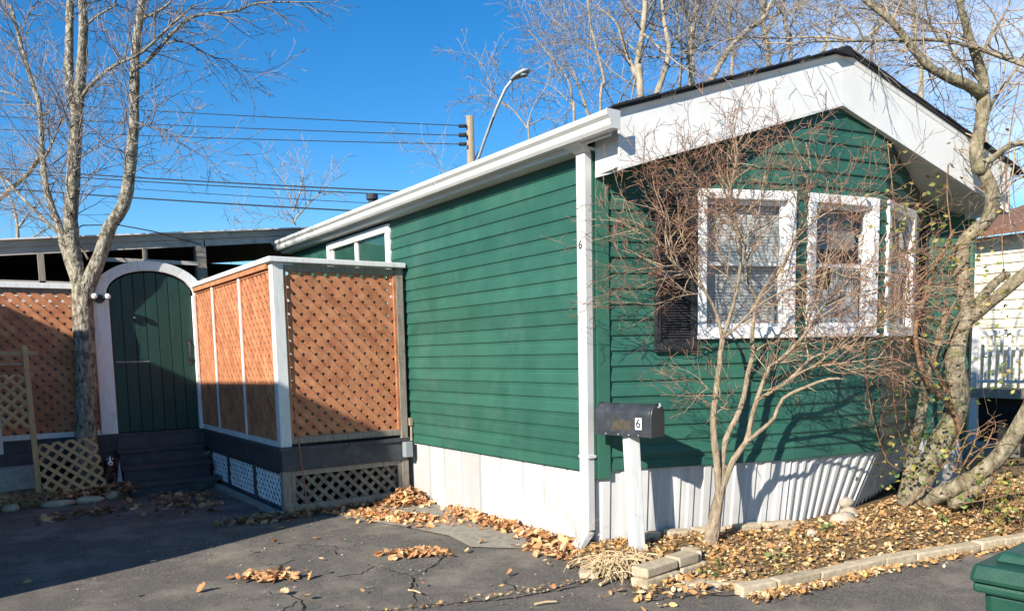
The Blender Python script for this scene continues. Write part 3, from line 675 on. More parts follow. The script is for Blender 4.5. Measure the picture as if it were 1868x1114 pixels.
hd.box(hx-.022, hx+.022, YG-.008, YG-.001, 1.70, 1.78).box(hx-.02, hx+.02, YG-.008, YG-.001, 1.46, 1.54)
hd.build('handle', 'black_metal', gate, bevel=0)
MB().ball((gx0+.26, YG-.004, 2.03), .012, .006, .012).build('peephole', 'white_trim', gate)
# floodlight on the gate post
fl = thing('floodlight', 'twin white floodlight on the left post of the arched gate', 'floodlight', (-2.47, YG-.04, 2.24))
MB().tube([V((-2.475, YG-.036, 2.24)), V((-2.475, YG-.075, 2.24))], .05, 12).build('base', 'black_metal', fl)
for dx in (-.06, .06):
    c = V((-2.475+dx*.2, YG-.07, 2.24)); t = V((dx*.9, -.10, .02)); e = c+t
    h_ = MB().tube([c, c+t*.5, e], [.012, .016, .035], 12).build('lamp_head', 'black_metal', fl)
    MB().ball(e+t.normalized()*.004, .034, .026, .034, 12).build('lens', 'lens', h_, True)
# ---- left lattice fence
fen = thing('lattice_fence', 'orange lattice fence panel with white cap left of the arched gate', 'fence', (-3.4, YG, ZD))
fx0, fx1 = -5.6, gx0-.19
MB().box(fx0, fx1, YG-.05, YG+.05, 2.345, 2.405).build('cap_rail', 'white_paint_wood', fen, bevel=.005)
MB().box(fx0, fx1, YG-.01, YG+.03, 2.295, 2.344).build('sub_rail', 'grey_wood', fen)
br = MB().box(fx0, fx1, YG-.03, YG+.02, ZD+.0, ZD+.06).build('bottom_rail', 'white_paint_wood', fen, bevel=.004)
MB().box(-3.62, -3.545, YG-.06, YG-.031, .50, 1.0).build('batten', 'white_paint_wood', fen)
lattice(br, V((-3.75, YG+.005, ZD+.058)), X_, -Y_, fx1+3.75-.002, 2.298-ZD-.058, .0905, .060, .009, 'cedar_lattice', rg)
MB().box(fx0, -3.76, YG, YG+.02, ZD+.06, 2.295).build('infill_board', 'cedar_lattice', fen)
MB().box(-3.75, fx1-.01, YG+.20, YG+.21, ZD+.06, 2.29).build('hole_brightener', 'white_lattice', fen)  # added pale sheet standing in for the light seen through the fence
# ---- patio roof behind the fence
pat = thing('patio_roof', 'weathered grey wooden patio roof with white edge behind the lattice fence', 'patio roof', (-2.5, 7, 0))
def bz_(x): return 2.94+(x+3.382)*(.429/3.995)      # top of the front edge rises towards the home
def beam(x0, x1, y0_, y1, dz0, dz1, nm, m): 
    return MB().hexa([V((x0, y0_, bz_(x0)+dz0)), V((x1, y0_, bz_(x1)+dz0)), V((x1, y1, bz_(x1)+dz0)), V((x0, y1, bz_(x0)+dz0)), V((x0, y0_, bz_(x0)+dz1)), V((x1, y0_, bz_(x1)+dz1)), V((x1, y1, bz_(x1)+dz1)), V((x0, y1, bz_(x0)+dz1))]).build(nm, m, pat)
beam(-7.5, 3.2, 6.44, 9.6, -.018, 0, 'roof_sheet', 'white_trim')
beam(-7.5, 3.2, 6.50, 6.54, -.095, -.019, 'fascia_board', 'grey_beam')
beam(-7.5, -1.12, 6.52, 6.56, -.185, -.096, 'fascia_board', 'grey_beam')
beam(-1.10, 3.2, 6.53, 6.57, -.185, -.096, 'fascia_board', 'grey_beam')
beam(-7.5, 3.2, 6.60, 9.5, -.15, -.10, 'ceiling', 'interior_shade')  # underside shade painted in with the near-black colour
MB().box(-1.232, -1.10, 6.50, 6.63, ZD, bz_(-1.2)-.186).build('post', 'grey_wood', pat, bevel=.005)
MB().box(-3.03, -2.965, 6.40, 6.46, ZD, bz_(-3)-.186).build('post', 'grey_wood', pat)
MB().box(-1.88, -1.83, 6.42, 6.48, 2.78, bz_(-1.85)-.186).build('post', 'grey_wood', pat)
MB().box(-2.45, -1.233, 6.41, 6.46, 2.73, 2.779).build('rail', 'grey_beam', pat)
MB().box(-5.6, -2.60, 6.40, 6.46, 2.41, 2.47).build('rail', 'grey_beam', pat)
MB().box(-7.5, 0.6, 9.3, 9.4, 0, 3.1).build('back_wall', 'interior_shade', pat)  # near-black wall paints the darkness under the patio roof
MB().box(-7.5, -7.4, 6.55, 9.3, 0, 2.6).build('side_wall', 'interior_shade', pat)  # unseen wall, added to keep sun out of the patio
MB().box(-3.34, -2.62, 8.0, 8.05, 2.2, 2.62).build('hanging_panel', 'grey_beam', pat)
# small loose rag-like strips under the roof edge
tag(MB().tube([V((-2.62, 6.38, 2.93)), V((-2.55, 6.36, 2.84)), V((-2.51, 6.36, 2.74))], .014, 5).build('loose_slat', 'grey_wood'), 'short broken slat hanging from the grey patio roof edge', 'slat')
# ---- trellis frame, leaning lattice offcut, stucco block, stones at far left
tre = thing('garden_trellis', 'wooden post frame with tan lattice standing left of the tree', 'trellis', (-3.3, 5.25, .1))
MB().hexa([V((-3.305, 5.24, .06)), V((-3.25, 5.24, .06)), V((-3.25, 5.30, .06)), V((-3.305, 5.30, .06)), V((-3.325, 5.24, 1.70)), V((-3.275, 5.24, 1.70)), V((-3.275, 5.30, 1.70)), V((-3.325, 5.30, 1.70))]).build('post', 'tan_lattice', tre, bevel=.004)
MB().box(-4.4, -3.18, 5.255, 5.285, 1.60, 1.64).build('rail', 'tan_lattice', tre)
MB().box(-4.4, -4.35, 5.24, 5.3, .06, 1.7).build('post', 'tan_lattice', tre)
pn_ = MB().box(-4.34, -3.33, 5.262, 5.275, 1.50, 1.515).build('panel_wire', 'cable_tan', tre)
def saw(W, H, step):
    def f(ext):
        p = clip_rect(ext, W, H)
        return p
    return f
lattice(pn_, V((-4.2, 5.27, .84)), X_, -Y_, .90, .56, .088, .034, .008, 'tan_lattice', rg)
# leaning offcut built in its own tilted frame
off = thing('lattice_offcut', 'tan lattice offcut leaning at the foot of the tree by the steps', 'lattice offcut', (-2.93, 5.45, .1))
def tilted_lattice(parent, c, ang, W, H, pitch, width, thick, m):
    u = V((math.cos(ang), .10, math.sin(ang))).normalized(); n = V((.08, -.95, .28)); n = (n-u*n.dot(u)).normalized(); v = n.cross(u)*-1
    if v.z < 0: v = -v
    na, nb_ = int(W/pitch), int(H/pitch)
    for i in range(na+1):
        a = -W/2+i*pitch; e0 = rg.choice((0, 0, .0)); MB().obox(c, u, v, n, a-width/2, a+width/2, -H/2-.03+rg.uniform(-.01, .01)+(pitch if i > na-2 else 0), H/2+.03+rg.uniform(-.01, .01)-(pitch if i < 2 else 0), 0, thick).build('lattice_strip', m, parent)
    for j in range(nb_+1):
        b = -H/2+j*pitch; MB().obox(c, u, v, n, -W/2-.03+(pitch if j > nb_-2 else 0), W/2+.03-(pitch if j < 2 else 0), b-width/2, b+width/2, thick+.001, 2*thick+.001).build('lattice_strip', m, parent)
ou = V((math.cos(R(5)), .06, math.sin(R(5)))).normalized(); on_ = V((.06, -.97, .22)); on_ = (on_-ou*on_.dot(ou)).normalized(); ov = ou.cross(-on_); ov = ov if ov.z > 0 else -ov
lattice(off, V((-3.235, 5.18, .10)), ou, on_, .60, .56, .092, .036, .008, 'tan_lattice', random.Random(2), v=ov)
tag(MB().box(-4.6, -3.27, 5.52, 5.74, .0, .395).build('concrete_block_wall', 'stucco', None, bevel=.01), 'low grey stucco block wall behind the tan trellis', 'wall')
tag(MB().box(-4.6, -3.22, 5.78, 5.86, .0, .52).build('stacked_boards', 'deck_grey'), 'dark boards stacked behind the low stucco wall', 'boards')
for i, (x, y, rx, ry, rz, lab) in enumerate(((-2.83, 5.10, .15, .08, .05, 'flat grey stone lying under the lattice offcut'), (-3.12, 5.07, .17, .08, .045, 'long flat grey stone below the trellis post'),
      (-2.60, 5.16, .09, .07, .06, 'grey stone at the left foot of the porch steps'), (-2.50, 5.25, .08, .06, .07, 'rounded pale stone against the left side of the porch steps'), (-3.55, 5.1, .09, .07, .05, 'small stone among dry grass at the far left'))):
    tag(MB().ball((x, y, rz*.6), rx, ry, rz, 10, .12, rg).build('garden_stone', 'fieldstone', None, True), lab, 'stone')
# ---- dog ornament beside the steps
dog = thing('dog_figurine', 'small brown and white spaniel dog ornament left of the porch steps', 'dog figurine', (-2.56, 5.45, .13))
DX, DY = -2.565, 5.46
def remesh(o, v=.008):
    m_ = o.modifiers.new('remesh', 'REMESH'); m_.mode = 'VOXEL'; m_.voxel_size = v; s_ = o.modifiers.new('smooth', 'SMOOTH'); s_.iterations = 4; m_.use_smooth_shade = True
b = MB(); b.ball((DX, DY+.06, .23), .075, .11, .11, 14); b.ball((DX, DY-.0, .29), .06, .06, .09, 14); b.ball((DX, DY-.035, .40), .062, .07, .065, 14)
for s_ in (-1, 1):
    b.tube([V((DX+s_*.04, DY-.03, .25)), V((DX+s_*.04, DY-.05, .115))], [.028, .024], 8); b.ball((DX+s_*.06, DY+.10, .155), .035, .07, .045, 10)
remesh(b.build('body', 'dog_brown', dog, True))
mz = MB().ball((DX, DY-.105, .375), .030, .05, .03, 12).ball((DX, DY-.088, .415), .012, .02, .045, 10); remesh(mz.build('muzzle', 'paper_white', dog, True), .006)
MB().ball((DX, DY-.155, .385), .011, .008, .009, 8).build('nose', 'ink', dog, True)
for s_ in (-1, 1):
    MB().ball((DX+s_*.028, DY-.092, .425), .008, .006, .008, 8).build('eye', 'paper_white', dog, True)
    MB().ball((DX+s_*.072, DY-.03, .355), .018, .035, .075, 10).build('ear', 'dog_brown' if s_ < 0 else 'dog_brown', dog, True)
tag(MB().prism([V((-2.50, 5.42, .12)), V((-2.44, 5.42, .12)), V((-2.465, 5.42, .40))], Y_*.02).build('pale_wedge', 'grey_plastic'), 'narrow pale blue wedge standing right of the dog ornament', 'wedge')

# ------------------------------------------------------------------ mailbox
mbx = thing('mailbox', 'black arched mailbox numbered 6 on a leaning white wooden post', 'mailbox', (.05, -.36, .05))
pb = V((.062, -.372, -.02)); ptp = V((.035, -.335, .905)); hu = D2(100)*.045; hv = D2(190)*.045
MB().hexa([pb-hu-hv, pb+hu-hv, pb+hu+hv, pb-hu+hv, ptp-hu-hv, ptp+hu-hv, ptp+hu+hv, ptp-hu+hv]).build('post', 'white_paint_wood', mbx, bevel=.006)
ax = D2(168); sd_ = V((-ax.y, ax.x, 0)); sd_ = -sd_ if sd_.dot(RT) < 0 else sd_        # sd_ points to image right
mc = V((.035, -.335, .906))
def mprof(w_, h0, r_, k0, ins=0):
    p = [V((0, 0, 0))-sd_*(w_-ins)+Z*(ins), sd_*(w_-ins)+Z*ins]
    for k in range(13):
        a = math.pi*k/12; p.append(sd_*((w_-ins)*math.cos(a))+Z*(h0+(r_-ins)*math.sin(a)))
    return p
bodyp = mprof(.083, .135, .095, 0)
MB().prism([mc+p-ax*.25 for p in bodyp], ax*.455).build('body', 'black_metal', mbx, bevel=.003)
dr = MB().prism([mc+p*1.03-Z*.002+ax*.206 for p in bodyp], ax*.022).build('door', 'black_metal', mbx, bevel=.005)
MB().tube([mc+Z*.205+ax*.229, mc+Z*.215+ax*.245, mc+Z*.235+ax*.240], .008, 6).build('latch', 'galvanized', dr)
MB().prism([mc+p*1.02-Z*.001-ax*.258 for p in bodyp], ax*.008).build('rear_panel', 'black_metal', mbx)
lf = -sd_                                           # outward normal of the visible side
MB().obox(mc, ax, Z, lf, .095, .148, .052, .135, .0835, .0855).build('number_plate', 'paper_white', mbx)
text('6', 'number', .085, 'ink', frame(mc+ax*.121+Z*.093+lf*.0862, ax, Z), mbx)
MB().obox(mc, ax, Z, lf, -.10, .06, .045, .115, .0835, .0845).build('worn_label', 'rust_label', mbx)
for k in (-.16, -.05, .04, .12): MB().ball(mc+ax*k+Z*.012+lf*.084, .006, .006, .006, 6).build('rivet', 'galvanized', mbx, True)

# ------------------------------------------------------------------ edging blocks and stones
def block(c, d, ln, wd, h, lab, m='edging', group=None, rz=0):
    d = V((d[0], d[1], 0)).normalized(); n = V((-d.y, d.x, 0)); b = MB(); j = lambda: rg.uniform(-.006, .006)
    c = V(c)
    pts = [c+d*a*ln/2+n*e*wd/2+Z*zz+V((j(), j(), j())) for zz in (0, h) for a, e in ((-1, -1), (1, -1), (1, 1), (-1, 1))]
    b.hexa(pts); o = b.build('edging_block', m, None, bevel=.012); return tag(o, lab, 'edging block', group)
row = [(-.05, -1.36), (.42, -1.44), (1.23, -1.52), (2.74, -1.83), (5.0, -2.31)]
acc = 0; P = []
for i in range(len(row)-1):
    a, c = V((*row[i], 0)), V((*row[i+1], 0)); n_ = int((c-a).length/.02)
    P += [a.lerp(c, k/n_) for k in range(n_)]
i = 0; cnt = 0
while i < len(P)-20 and cnt < 16:
    ln = rg.choice((.27, .29, .31, .36)); j = min(len(P)-1, i+int(ln/.02)); c = (P[i]+P[j])/2; d = P[j]-P[i]
    block((c.x, c.y, -.015), (d.x, d.y), d.length-.007, .095, .074+rg.uniform(-.006, .006), f'{ORD[cnt]} tan block from the left in the curved edging row', group='curved edging row'); i = j; cnt += 1
for k, (x, y, dx, dy, ln, z0, lab) in enumerate(((-.22, -.83, 1, .12, .34, .072, 'upper tan block at the left end of the short stack by the mailbox'), (.07, -.79, 1, .15, .22, .07, 'middle tan block on top of the short stack by the mailbox'), (.235, -.72, .6, .6, .16, .065, 'right end block of the short stack by the mailbox'),
        (-.23, -.85, 1, .12, .36, -.012, 'bottom tan block under the short stack by the mailbox'), (.12, -.80, 1, .1, .28, -.012, 'bottom right tan block under the short stack by the mailbox'),
        (-.42, -.40, 1, 1.1, .34, -.005, 'broken tan slab at the foot of the downspout'), (-.30, -.62, .8, .3, .17, .01, 'small tan block half buried in dead stalks'), (.02, -1.12, 1, -.6, .42, -.03, 'sunken tan edging piece covered by leaves'))):
    block((x, y, z0*.85), (dx, dy), ln, .13, .066 if k < 5 else .05, lab)
for k, (x, y, a, ln, lab) in enumerate(((.30, -.20, 110, .22, 'first tan block against the white skirting right of the mailbox post'), (.56, -.29, 110, .20, 'second tan block along the skirting, in the mailbox shadow'), (.80, -.375, 112, .26, 'tan block along the skirting just left of the maple trunk'), (1.10, -.49, 108, .22, 'tan block along the skirting just right of the maple trunk'), (1.36, -.60, 110, .26, 'last tan block along the skirting under the bay windows'))):
    d = D2(a); block((x, y, .03), (d.x, d.y), ln, .10, .11, lab)
for k, (x, y, z0, rx, ry, rz, lab) in enumerate(((1.93, -.80, .10, .13, .09, .07, 'large pale boulder at the foot of the white skirting'), (2.10, -.74, .12, .08, .07, .06, 'pale boulder to the right of the large one by the skirting'), (2.13, -.70, .205, .075, .05, .05, 'upright pale stone atop the boulders by the skirting'), (1.33, -.92, .10, .05, .04, .035, 'small round stone in the leaves below the skirting hole'), (.95, -.95, .08, .05, .03, .025, 'flat pebble among leaves in front of the maple'))):
    tag(MB().ball((x, y, z0), rx, ry, rz, 12, .11, rg).build('garden_stone', 'fieldstone', None, True), lab, 'stone')
# ------------------------------------------------------------------ wheeled bin, near right corner
bin_ = thing('wheelie_bin', 'dark green wheeled bin cut off by the lower right corner', 'bin', (-1.4, -3.9, 0))
bu = D2(175); bn = D2(85); bq = at(1764, 1040, 2.0); LZ = bq.z+.03; bc = V((bq.x, bq.y, 0))+bu*.27+bn*.30
def ring(hw, hd, z_, off=0): return [bc+bu*(-hw)+bn*(-hd+off)+Z*z_, bc+bu*hw+bn*(-hd+off)+Z*z_, bc+bu*hw+bn*(hd+off)+Z*z_, bc+bu*(-hw)+bn*(hd+off)+Z*z_]
MB().hexa(ring(.20, .22, .05)+ring(.245, .27, LZ-.075)).build('body', 'bin_green', bin_, bevel=.02)
MB().hexa(ring(.262, .288, LZ-.085)+ring(.262, .288, LZ-.06)).build('rim', 'bin_green', bin_, bevel=.008)
ld = MB().hexa(ring(.27, .30, LZ-.058)+ring(.262, .29, LZ-.012)).build('lid', 'bin_green', bin_, bevel=.012)
MB().hexa(ring(.235, .25, LZ-.012, .02)+ring(.225, .235, LZ+.012, .02)).build('lid_step', 'bin_green', ld, bevel=.008)
MB().hexa(ring(.19, .20, LZ+.012, .03)+ring(.18, .18, LZ+.03, .03)).build('lid_step', 'bin_green', ld, bevel=.008)
MB().tube([bc+bn*.31-bu*.22+Z*.93, bc+bn*.36-bu*.2+Z*.95, bc+bn*.36+bu*.2+Z*.95, bc+bn*.31+bu*.22+Z*.93], .014, 8).build('handle', 'bin_green', bin_)
for s_ in (-1, 1): MB().tube([bc+bn*.2+bu*s_*.21+Z*.1, bc+bn*.2+bu*s_*.26+Z*.1], .1, 18).build('wheel', 'black_metal', bin_)
# ------------------------------------------------------------------ neighbouring homes
nb = thing('cream_house', 'cream sided neighbouring house with brown roof and white porch railing at right', 'house', (9, -1, 0))
NX = 8.0
wl = MB().box(NX+.03, 13, -7, 1.14, .3, 2.96).build('wall', 'cream_siding', nb)
z = .85
while z < 2.9:
    P = lambda y, zz, d: V((NX-d, y, zz)); b = MB(); h = .125
    b.poly([P(1.1, z, .028), P(-7, z, .028), P(-7, z+h, .002), P(1.1, z+h, .002)]); b.poly([P(1.1, z, 0), P(-7, z, 0), P(-7, z, .028), P(1.1, z, .028)]); b.poly([P(1.1, z, 0), P(1.1, z, .028), P(1.1, z+h, .002)])
    b.build('siding_board', 'cream_siding', wl); z += h
MB().box(NX-.04, NX+.06, 1.1, 1.2, .3, 2.93).build('corner_trim', 'white_trim', nb)
MB().box(NX-.05, NX+.02, -7, 1.2, 2.86, 2.97).build('frieze', 'white_trim', nb)
MB().hexa([V((NX-.35, -7.3, 2.95)), V((13, -7.3, 4.3)), V((13, 1.5, 4.3)), V((NX-.35, 1.5, 2.95)), V((NX-.35, -7.3, 3.03)), V((13, -7.3, 4.38)), V((13, 1.5, 4.38)), V((NX-.35, 1.5, 3.03))]).build('roof', 'roof_brown', nb)
pch = MB().box(7.45, NX-.05, -3.5, .85, .78, .9).build('porch_floor', 'concrete', nb)
MB().box(7.55, NX-.06, -3.4, .8, .0, .779).build('underporch_shade', 'interior_shade', nb)  # near-black box painted as the shade below the porch floor
rl_ = MB().box(7.48, 7.54, -3.45, .83, 1.62, 1.68).box(7.49, 7.53, -3.45, .83, .98, 1.02).build('railing', 'white_trim', nb)
y = -1.6
while y < .8: MB().box(7.495, 7.525, y, y+.032, 1.021, 1.619).build('baluster', 'white_trim', rl_); y += .095
for y in (.79, -1.7): MB().box(7.46, 7.56, y, y+.09, .0, 1.74).build('porch_post', 'white_trim', nb)
for i in range(5): MB().box(7.0, 7.44, .2, .8, -.02, .2).build('porch_step', 'concrete', nb) if i == 0 else None
# home across the driveway, outside the picture on the left: it throws the big shadow
nh = thing('left_neighbour_home', 'tan sided neighbouring home across the driveway outside the left edge', 'house', (-9, 4, 0))
nx = -6.25
A_, tE = SUN_AZ, math.tan(SUN_EL)
def shz(yy, v):  # height at which this wall top meets the measured shadow line
    a = math.sin(A_)*nx+math.cos(A_)*yy; return v-tE*a
prof_v = [(0.66, 3.2), (0.80, 4.17), (1.15, 4.08), (4.1, 4.03), (4.38, 3.97), (4.65, 3.80), (4.95, 3.75), (8.0, 3.2)]
wp = [V((nx, .60, -.05))]+[V((nx, yy, zz)) for yy, zz in prof_v]+[V((nx, 8.0, -.05))]
MB().prism(wp, V((-6, 0, 0))).build('wall', 'cream_siding', nh)
rfp = [V((nx+.02, yy-.0, zz+.005)) for yy, zz in prof_v]
MB().prism([V((nx+.03, yy, zz+.004)) for yy, zz in prof_v]+[V((nx+.03, yy, zz+.05)) for yy, zz in reversed(prof_v)], V((-6.1, 0, 0))).build('roof', 'shingle', nh)
for y in (2.0, 4.6):
    w_ = MB().box(nx+.001, nx+.04, y, y+1.0, 1.5, 2.6).build('window', 'white_trim', nh); MB().box(nx+.041, nx+.045, y+.07, y+.93, 1.57, 2.53).build('pane', 'interior_shade', w_)

# ------------------------------------------------------------------ utility pole, lamp and power lines
pole = thing('utility_pole', 'weathered wooden utility pole with street lamp arm behind the green home', 'utility pole', (8.2, 14.7, 0))
pt = at(857, 212, 22); p0 = V((pt.x-.0, pt.y, -.05))
MB().tube([p0, V((pt.x, pt.y, 4)), pt], [.16, .13, .105], 12).build('pole', 'pole_wood', pole, True)
bk_ = at(862, 292, 21.8)
arm = [at(870, 296, 21.7), at(884, 256, 21.4), at(905, 200, 21.0), at(922, 162, 20.8), at(938, 142, 20.7)]
arm_s = []
for i in range(len(arm)-1):
    for k in range(4): arm_s.append(arm[i].lerp(arm[i+1], k/4))
arm_s.append(arm[-1])
MB().tube(arm_s, .042, 8).build('lamp_arm', 'galvanized', pole, True)
MB().tube([at(866, 290, 21.7), at(888, 250, 21.35), at(900, 214, 21.05)], .018, 6).build('brace', 'wire', pole)
MB().tube([V((pt.x, pt.y, bk_.z)), arm[0]], .04, 8).build('bracket', 'galvanized', pole)
hd0, hd1 = at(932, 146, 20.7), at(966, 128, 20.4); hdir = (hd1-hd0)
hs_ = hdir.cross(Z).normalized(); hu_ = hs_.cross(hdir).normalized(); lh = MB(); pr_ = ((0, .045, .045), (.12, .08, .065), (.4, .15, .10), (.8, .16, .085), (1.0, .10, .04))
for f, w_, h_ in pr_:
    for q in range(12): a_ = 2*math.pi*q/12; lh.v.append(tuple(hd0+hdir*f+hs_*w_*math.cos(a_)+hu_*(h_ if math.sin(a_) > 0 else h_*.55)*math.sin(a_)))
for j in range(4):
    for q in range(12): lh.f.append((j*12+q, j*12+(q+1) % 12, (j+1)*12+(q+1) % 12, (j+1)*12+q))
lh.f += [tuple(range(11, -1, -1)), tuple(range(48, 60))]
lho = lh.build('lamp_head', 'galvanized', pole, True)
MB().ball(hd0+hdir*.68-hu_*.05, .11, .11, .05, 10).build('lamp_lens', 'grey_plastic', lho, True)
for yy in (230, 247, 263, 246):
    q = at(850, yy, 21.9); MB().tube([q, q+(at(838, yy, 22)-q)], .05, 8).build('insulator', 'wire', pole)
for k, (yl, yr, xr, lab) in enumerate(((186, 229, 838, 'topmost of the three thin power lines running to the pole'), (217, 247, 838, 'middle of the three thin power lines running to the pole'), (243, 263, 838, 'lowest of the three thin power lines running to the pole'))):
    a = at(-260, yl-22, 34); b_ = at(xr, yr, 22); pts = [a.lerp(b_, t/24)-Z*(.12*4*(t/24)*(1-t/24)) for t in range(25)]
    MBo = MB().tube(pts, .013, 5).build('power_line', 'wire'); tag(MBo, lab, 'power line', 'power lines')
for k, (ya, xb, yb, r_, lab) in enumerate(((306, 780, 350, .020, 'upper cable of the lower bundle of lines above the patio roof'), (312, 760, 356, .016, 'second cable just under the upper one of the lower bundle'), (322, 700, 372, .010, 'thinnest faint cable of the lower bundle above the patio roof'), (340, 720, 388, .022, 'lowest thick cable crossing the sky above the patio roof'))):
    a = at(-200, ya-14, 30); b_ = at(xb+120, yb+6, 21); pts = [a.lerp(b_, t/24)-Z*(.1*4*(t/24)*(1-t/24)) for t in range(25)]
    tag(MB().tube(pts, r_, 5).build('power_line', 'wire'), lab, 'power line', 'power lines')
sv = [at(130, 425, 9.3), at(150, 411, 9.2), at(215, 410, 9.1), at(280, 422, 9.2), at(330, 436, 9.35), at(372, 447, 9.5)]
tag(MB().tube(sv, .007, 5).build('service_cable', 'wire'), 'thin black cable drooping from the left tree to the patio post', 'cable')

# ------------------------------------------------------------------ trees
class Tree:
    def __init__(s, seed): s.r = random.Random(seed); s.big = MB(); s.mid = MB(); s.fine = MB(); s.thr = (.012, .0045); s.paths = []; s.minr = .0008
    def put(s, pts, rad):
        m = max(rad)
        if m > .035: s.lump(pts, rad); return
        (s.big if m > s.thr[0] else s.mid if m > s.thr[1] else s.fine).tube(pts, rad, 9 if m > .05 else 6 if m > s.thr[0] else 4 if m > s.thr[1] else 3, m > .01)
    def lump(s, pts, rad):
        i0 = len(s.big.v); s.big.tube(pts, rad, 14); rr = s.r; n = len(pts)
        ph = [rr.uniform(0, 6.28) for _ in range(6)]
        for j in range(n):
            for q in range(14):
                k = i0+j*14+q; v = V(s.big.v[k]); a = 2*math.pi*q/14; z_ = v.z/max(.02, rad[j])
                g = 1+.05*math.sin(3*a+ph[0]+z_*.5)+.045*math.sin(5*a+ph[1]-z_*.9)+.04*math.sin(z_*1.9+ph[2]+a)+rr.uniform(-.045, .045)
                p = pts[j]; s.big.v[k] = tuple(p+(v-p)*g)
    def limb(s, pts, r0, r1, knobby=.0):
        """smooth limb through measured points"""
        P = []
        n = len(pts)
        for i in range(n-1):
            p0, p1, p2, p3 = pts[max(i-1, 0)], pts[i], pts[i+1], pts[min(i+2, n-1)]
            k = max(2, int((p2-p1).length/(.05+r0*.6)))
            for j in range(k):
                t = j/k; P.append(.5*((2*p1)+(p2-p0)*t+(2*p0-5*p1+4*p2-p3)*t*t+(3*p1-p0-3*p2+p3)*t**3))
        P.append(pts[-1]); N = len(P)-1
        rad = [(r0+(r1-r0)*(i/N)**.85)*(1+s.r.uniform(-knobby, knobby)) for i in range(N+1)]
        s.put(P, rad); s.paths.append((P, rad)); return P, rad
    def grow(s, p, d, L, r, lvl, cfg):
        c = cfg[lvl]; n = max(3, int(L/c['seg'])); st = L/n; pts = [p]; d = d.normalized(); rr = s.r
        w = c['wob']; up = c['up']
        for i in range(n):
            d = V((d.x+rr.gauss(0, w), d.y+rr.gauss(0, w), d.z+rr.gauss(0, w)+up)).normalized(); p = p+d*st; pts.append(p)
        rad = [max(s.minr, r*(1-.78*i/n)) for i in range(n+1)]
        s.put(pts, rad)
        if lvl+1 < len(cfg): s.sprout(pts, rad, L, lvl, cfg, c['lo'])
    def sprout(s, pts, rad, L, lvl, cfg, lo=.25, dens=None):
        c = cfg[lvl]; n = len(pts)-1; rr = s.r; k = max(1, int(L*(dens or c['dens'])+rr.random()))
        for q in range(k):
            f = lo+(1-lo)*(q+rr.random())/k; x = f*n; i = min(n-1, int(x)); p = pts[i].lerp(pts[i+1], x-i); d = (pts[i+1]-pts[i]).normalized()
            a = d.orthogonal().normalized(); a.rotate(Matrix.Rotation(rr.uniform(0, 6.283), 3, d)); an = R(rr.uniform(*c['ang']))
            dd = d*math.cos(an)+a*math.sin(an)
            if c.get('flat'): dd = V((dd.x, dd.y, dd.z*c['flat']))
            if c.get('bias'): dd = dd+c['bias']
            s.grow(p, dd, L*c['rat']*rr.uniform(.55, 1.15)*(1.1-.5*f) if not c.get('abs') else c['abs']*rr.uniform(.55, 1.2), min(rad[i]*.7, max(.0012, rad[i]*c['rr'])) if not c.get('rabs') else min(rad[i]*.75, c['rabs']*rr.uniform(.7, 1.2)), lvl+1, cfg)
    def finish(s, root, m_big, m_mid, m_fine, names=('trunk', 'branches', 'twigs')):
        if s.big.v: s.big.build(names[0], m_big, root, True)
        if s.mid.v: s.mid.build(names[1], m_mid, root, True, kind='stuff')
        if s.fine.v: s.fine.build(names[2], m_fine, root, False, kind='stuff')
def px(pts, D): return [at(p[0], p[1], D+(p[2] if len(p) > 2 else 0)) for p in pts]

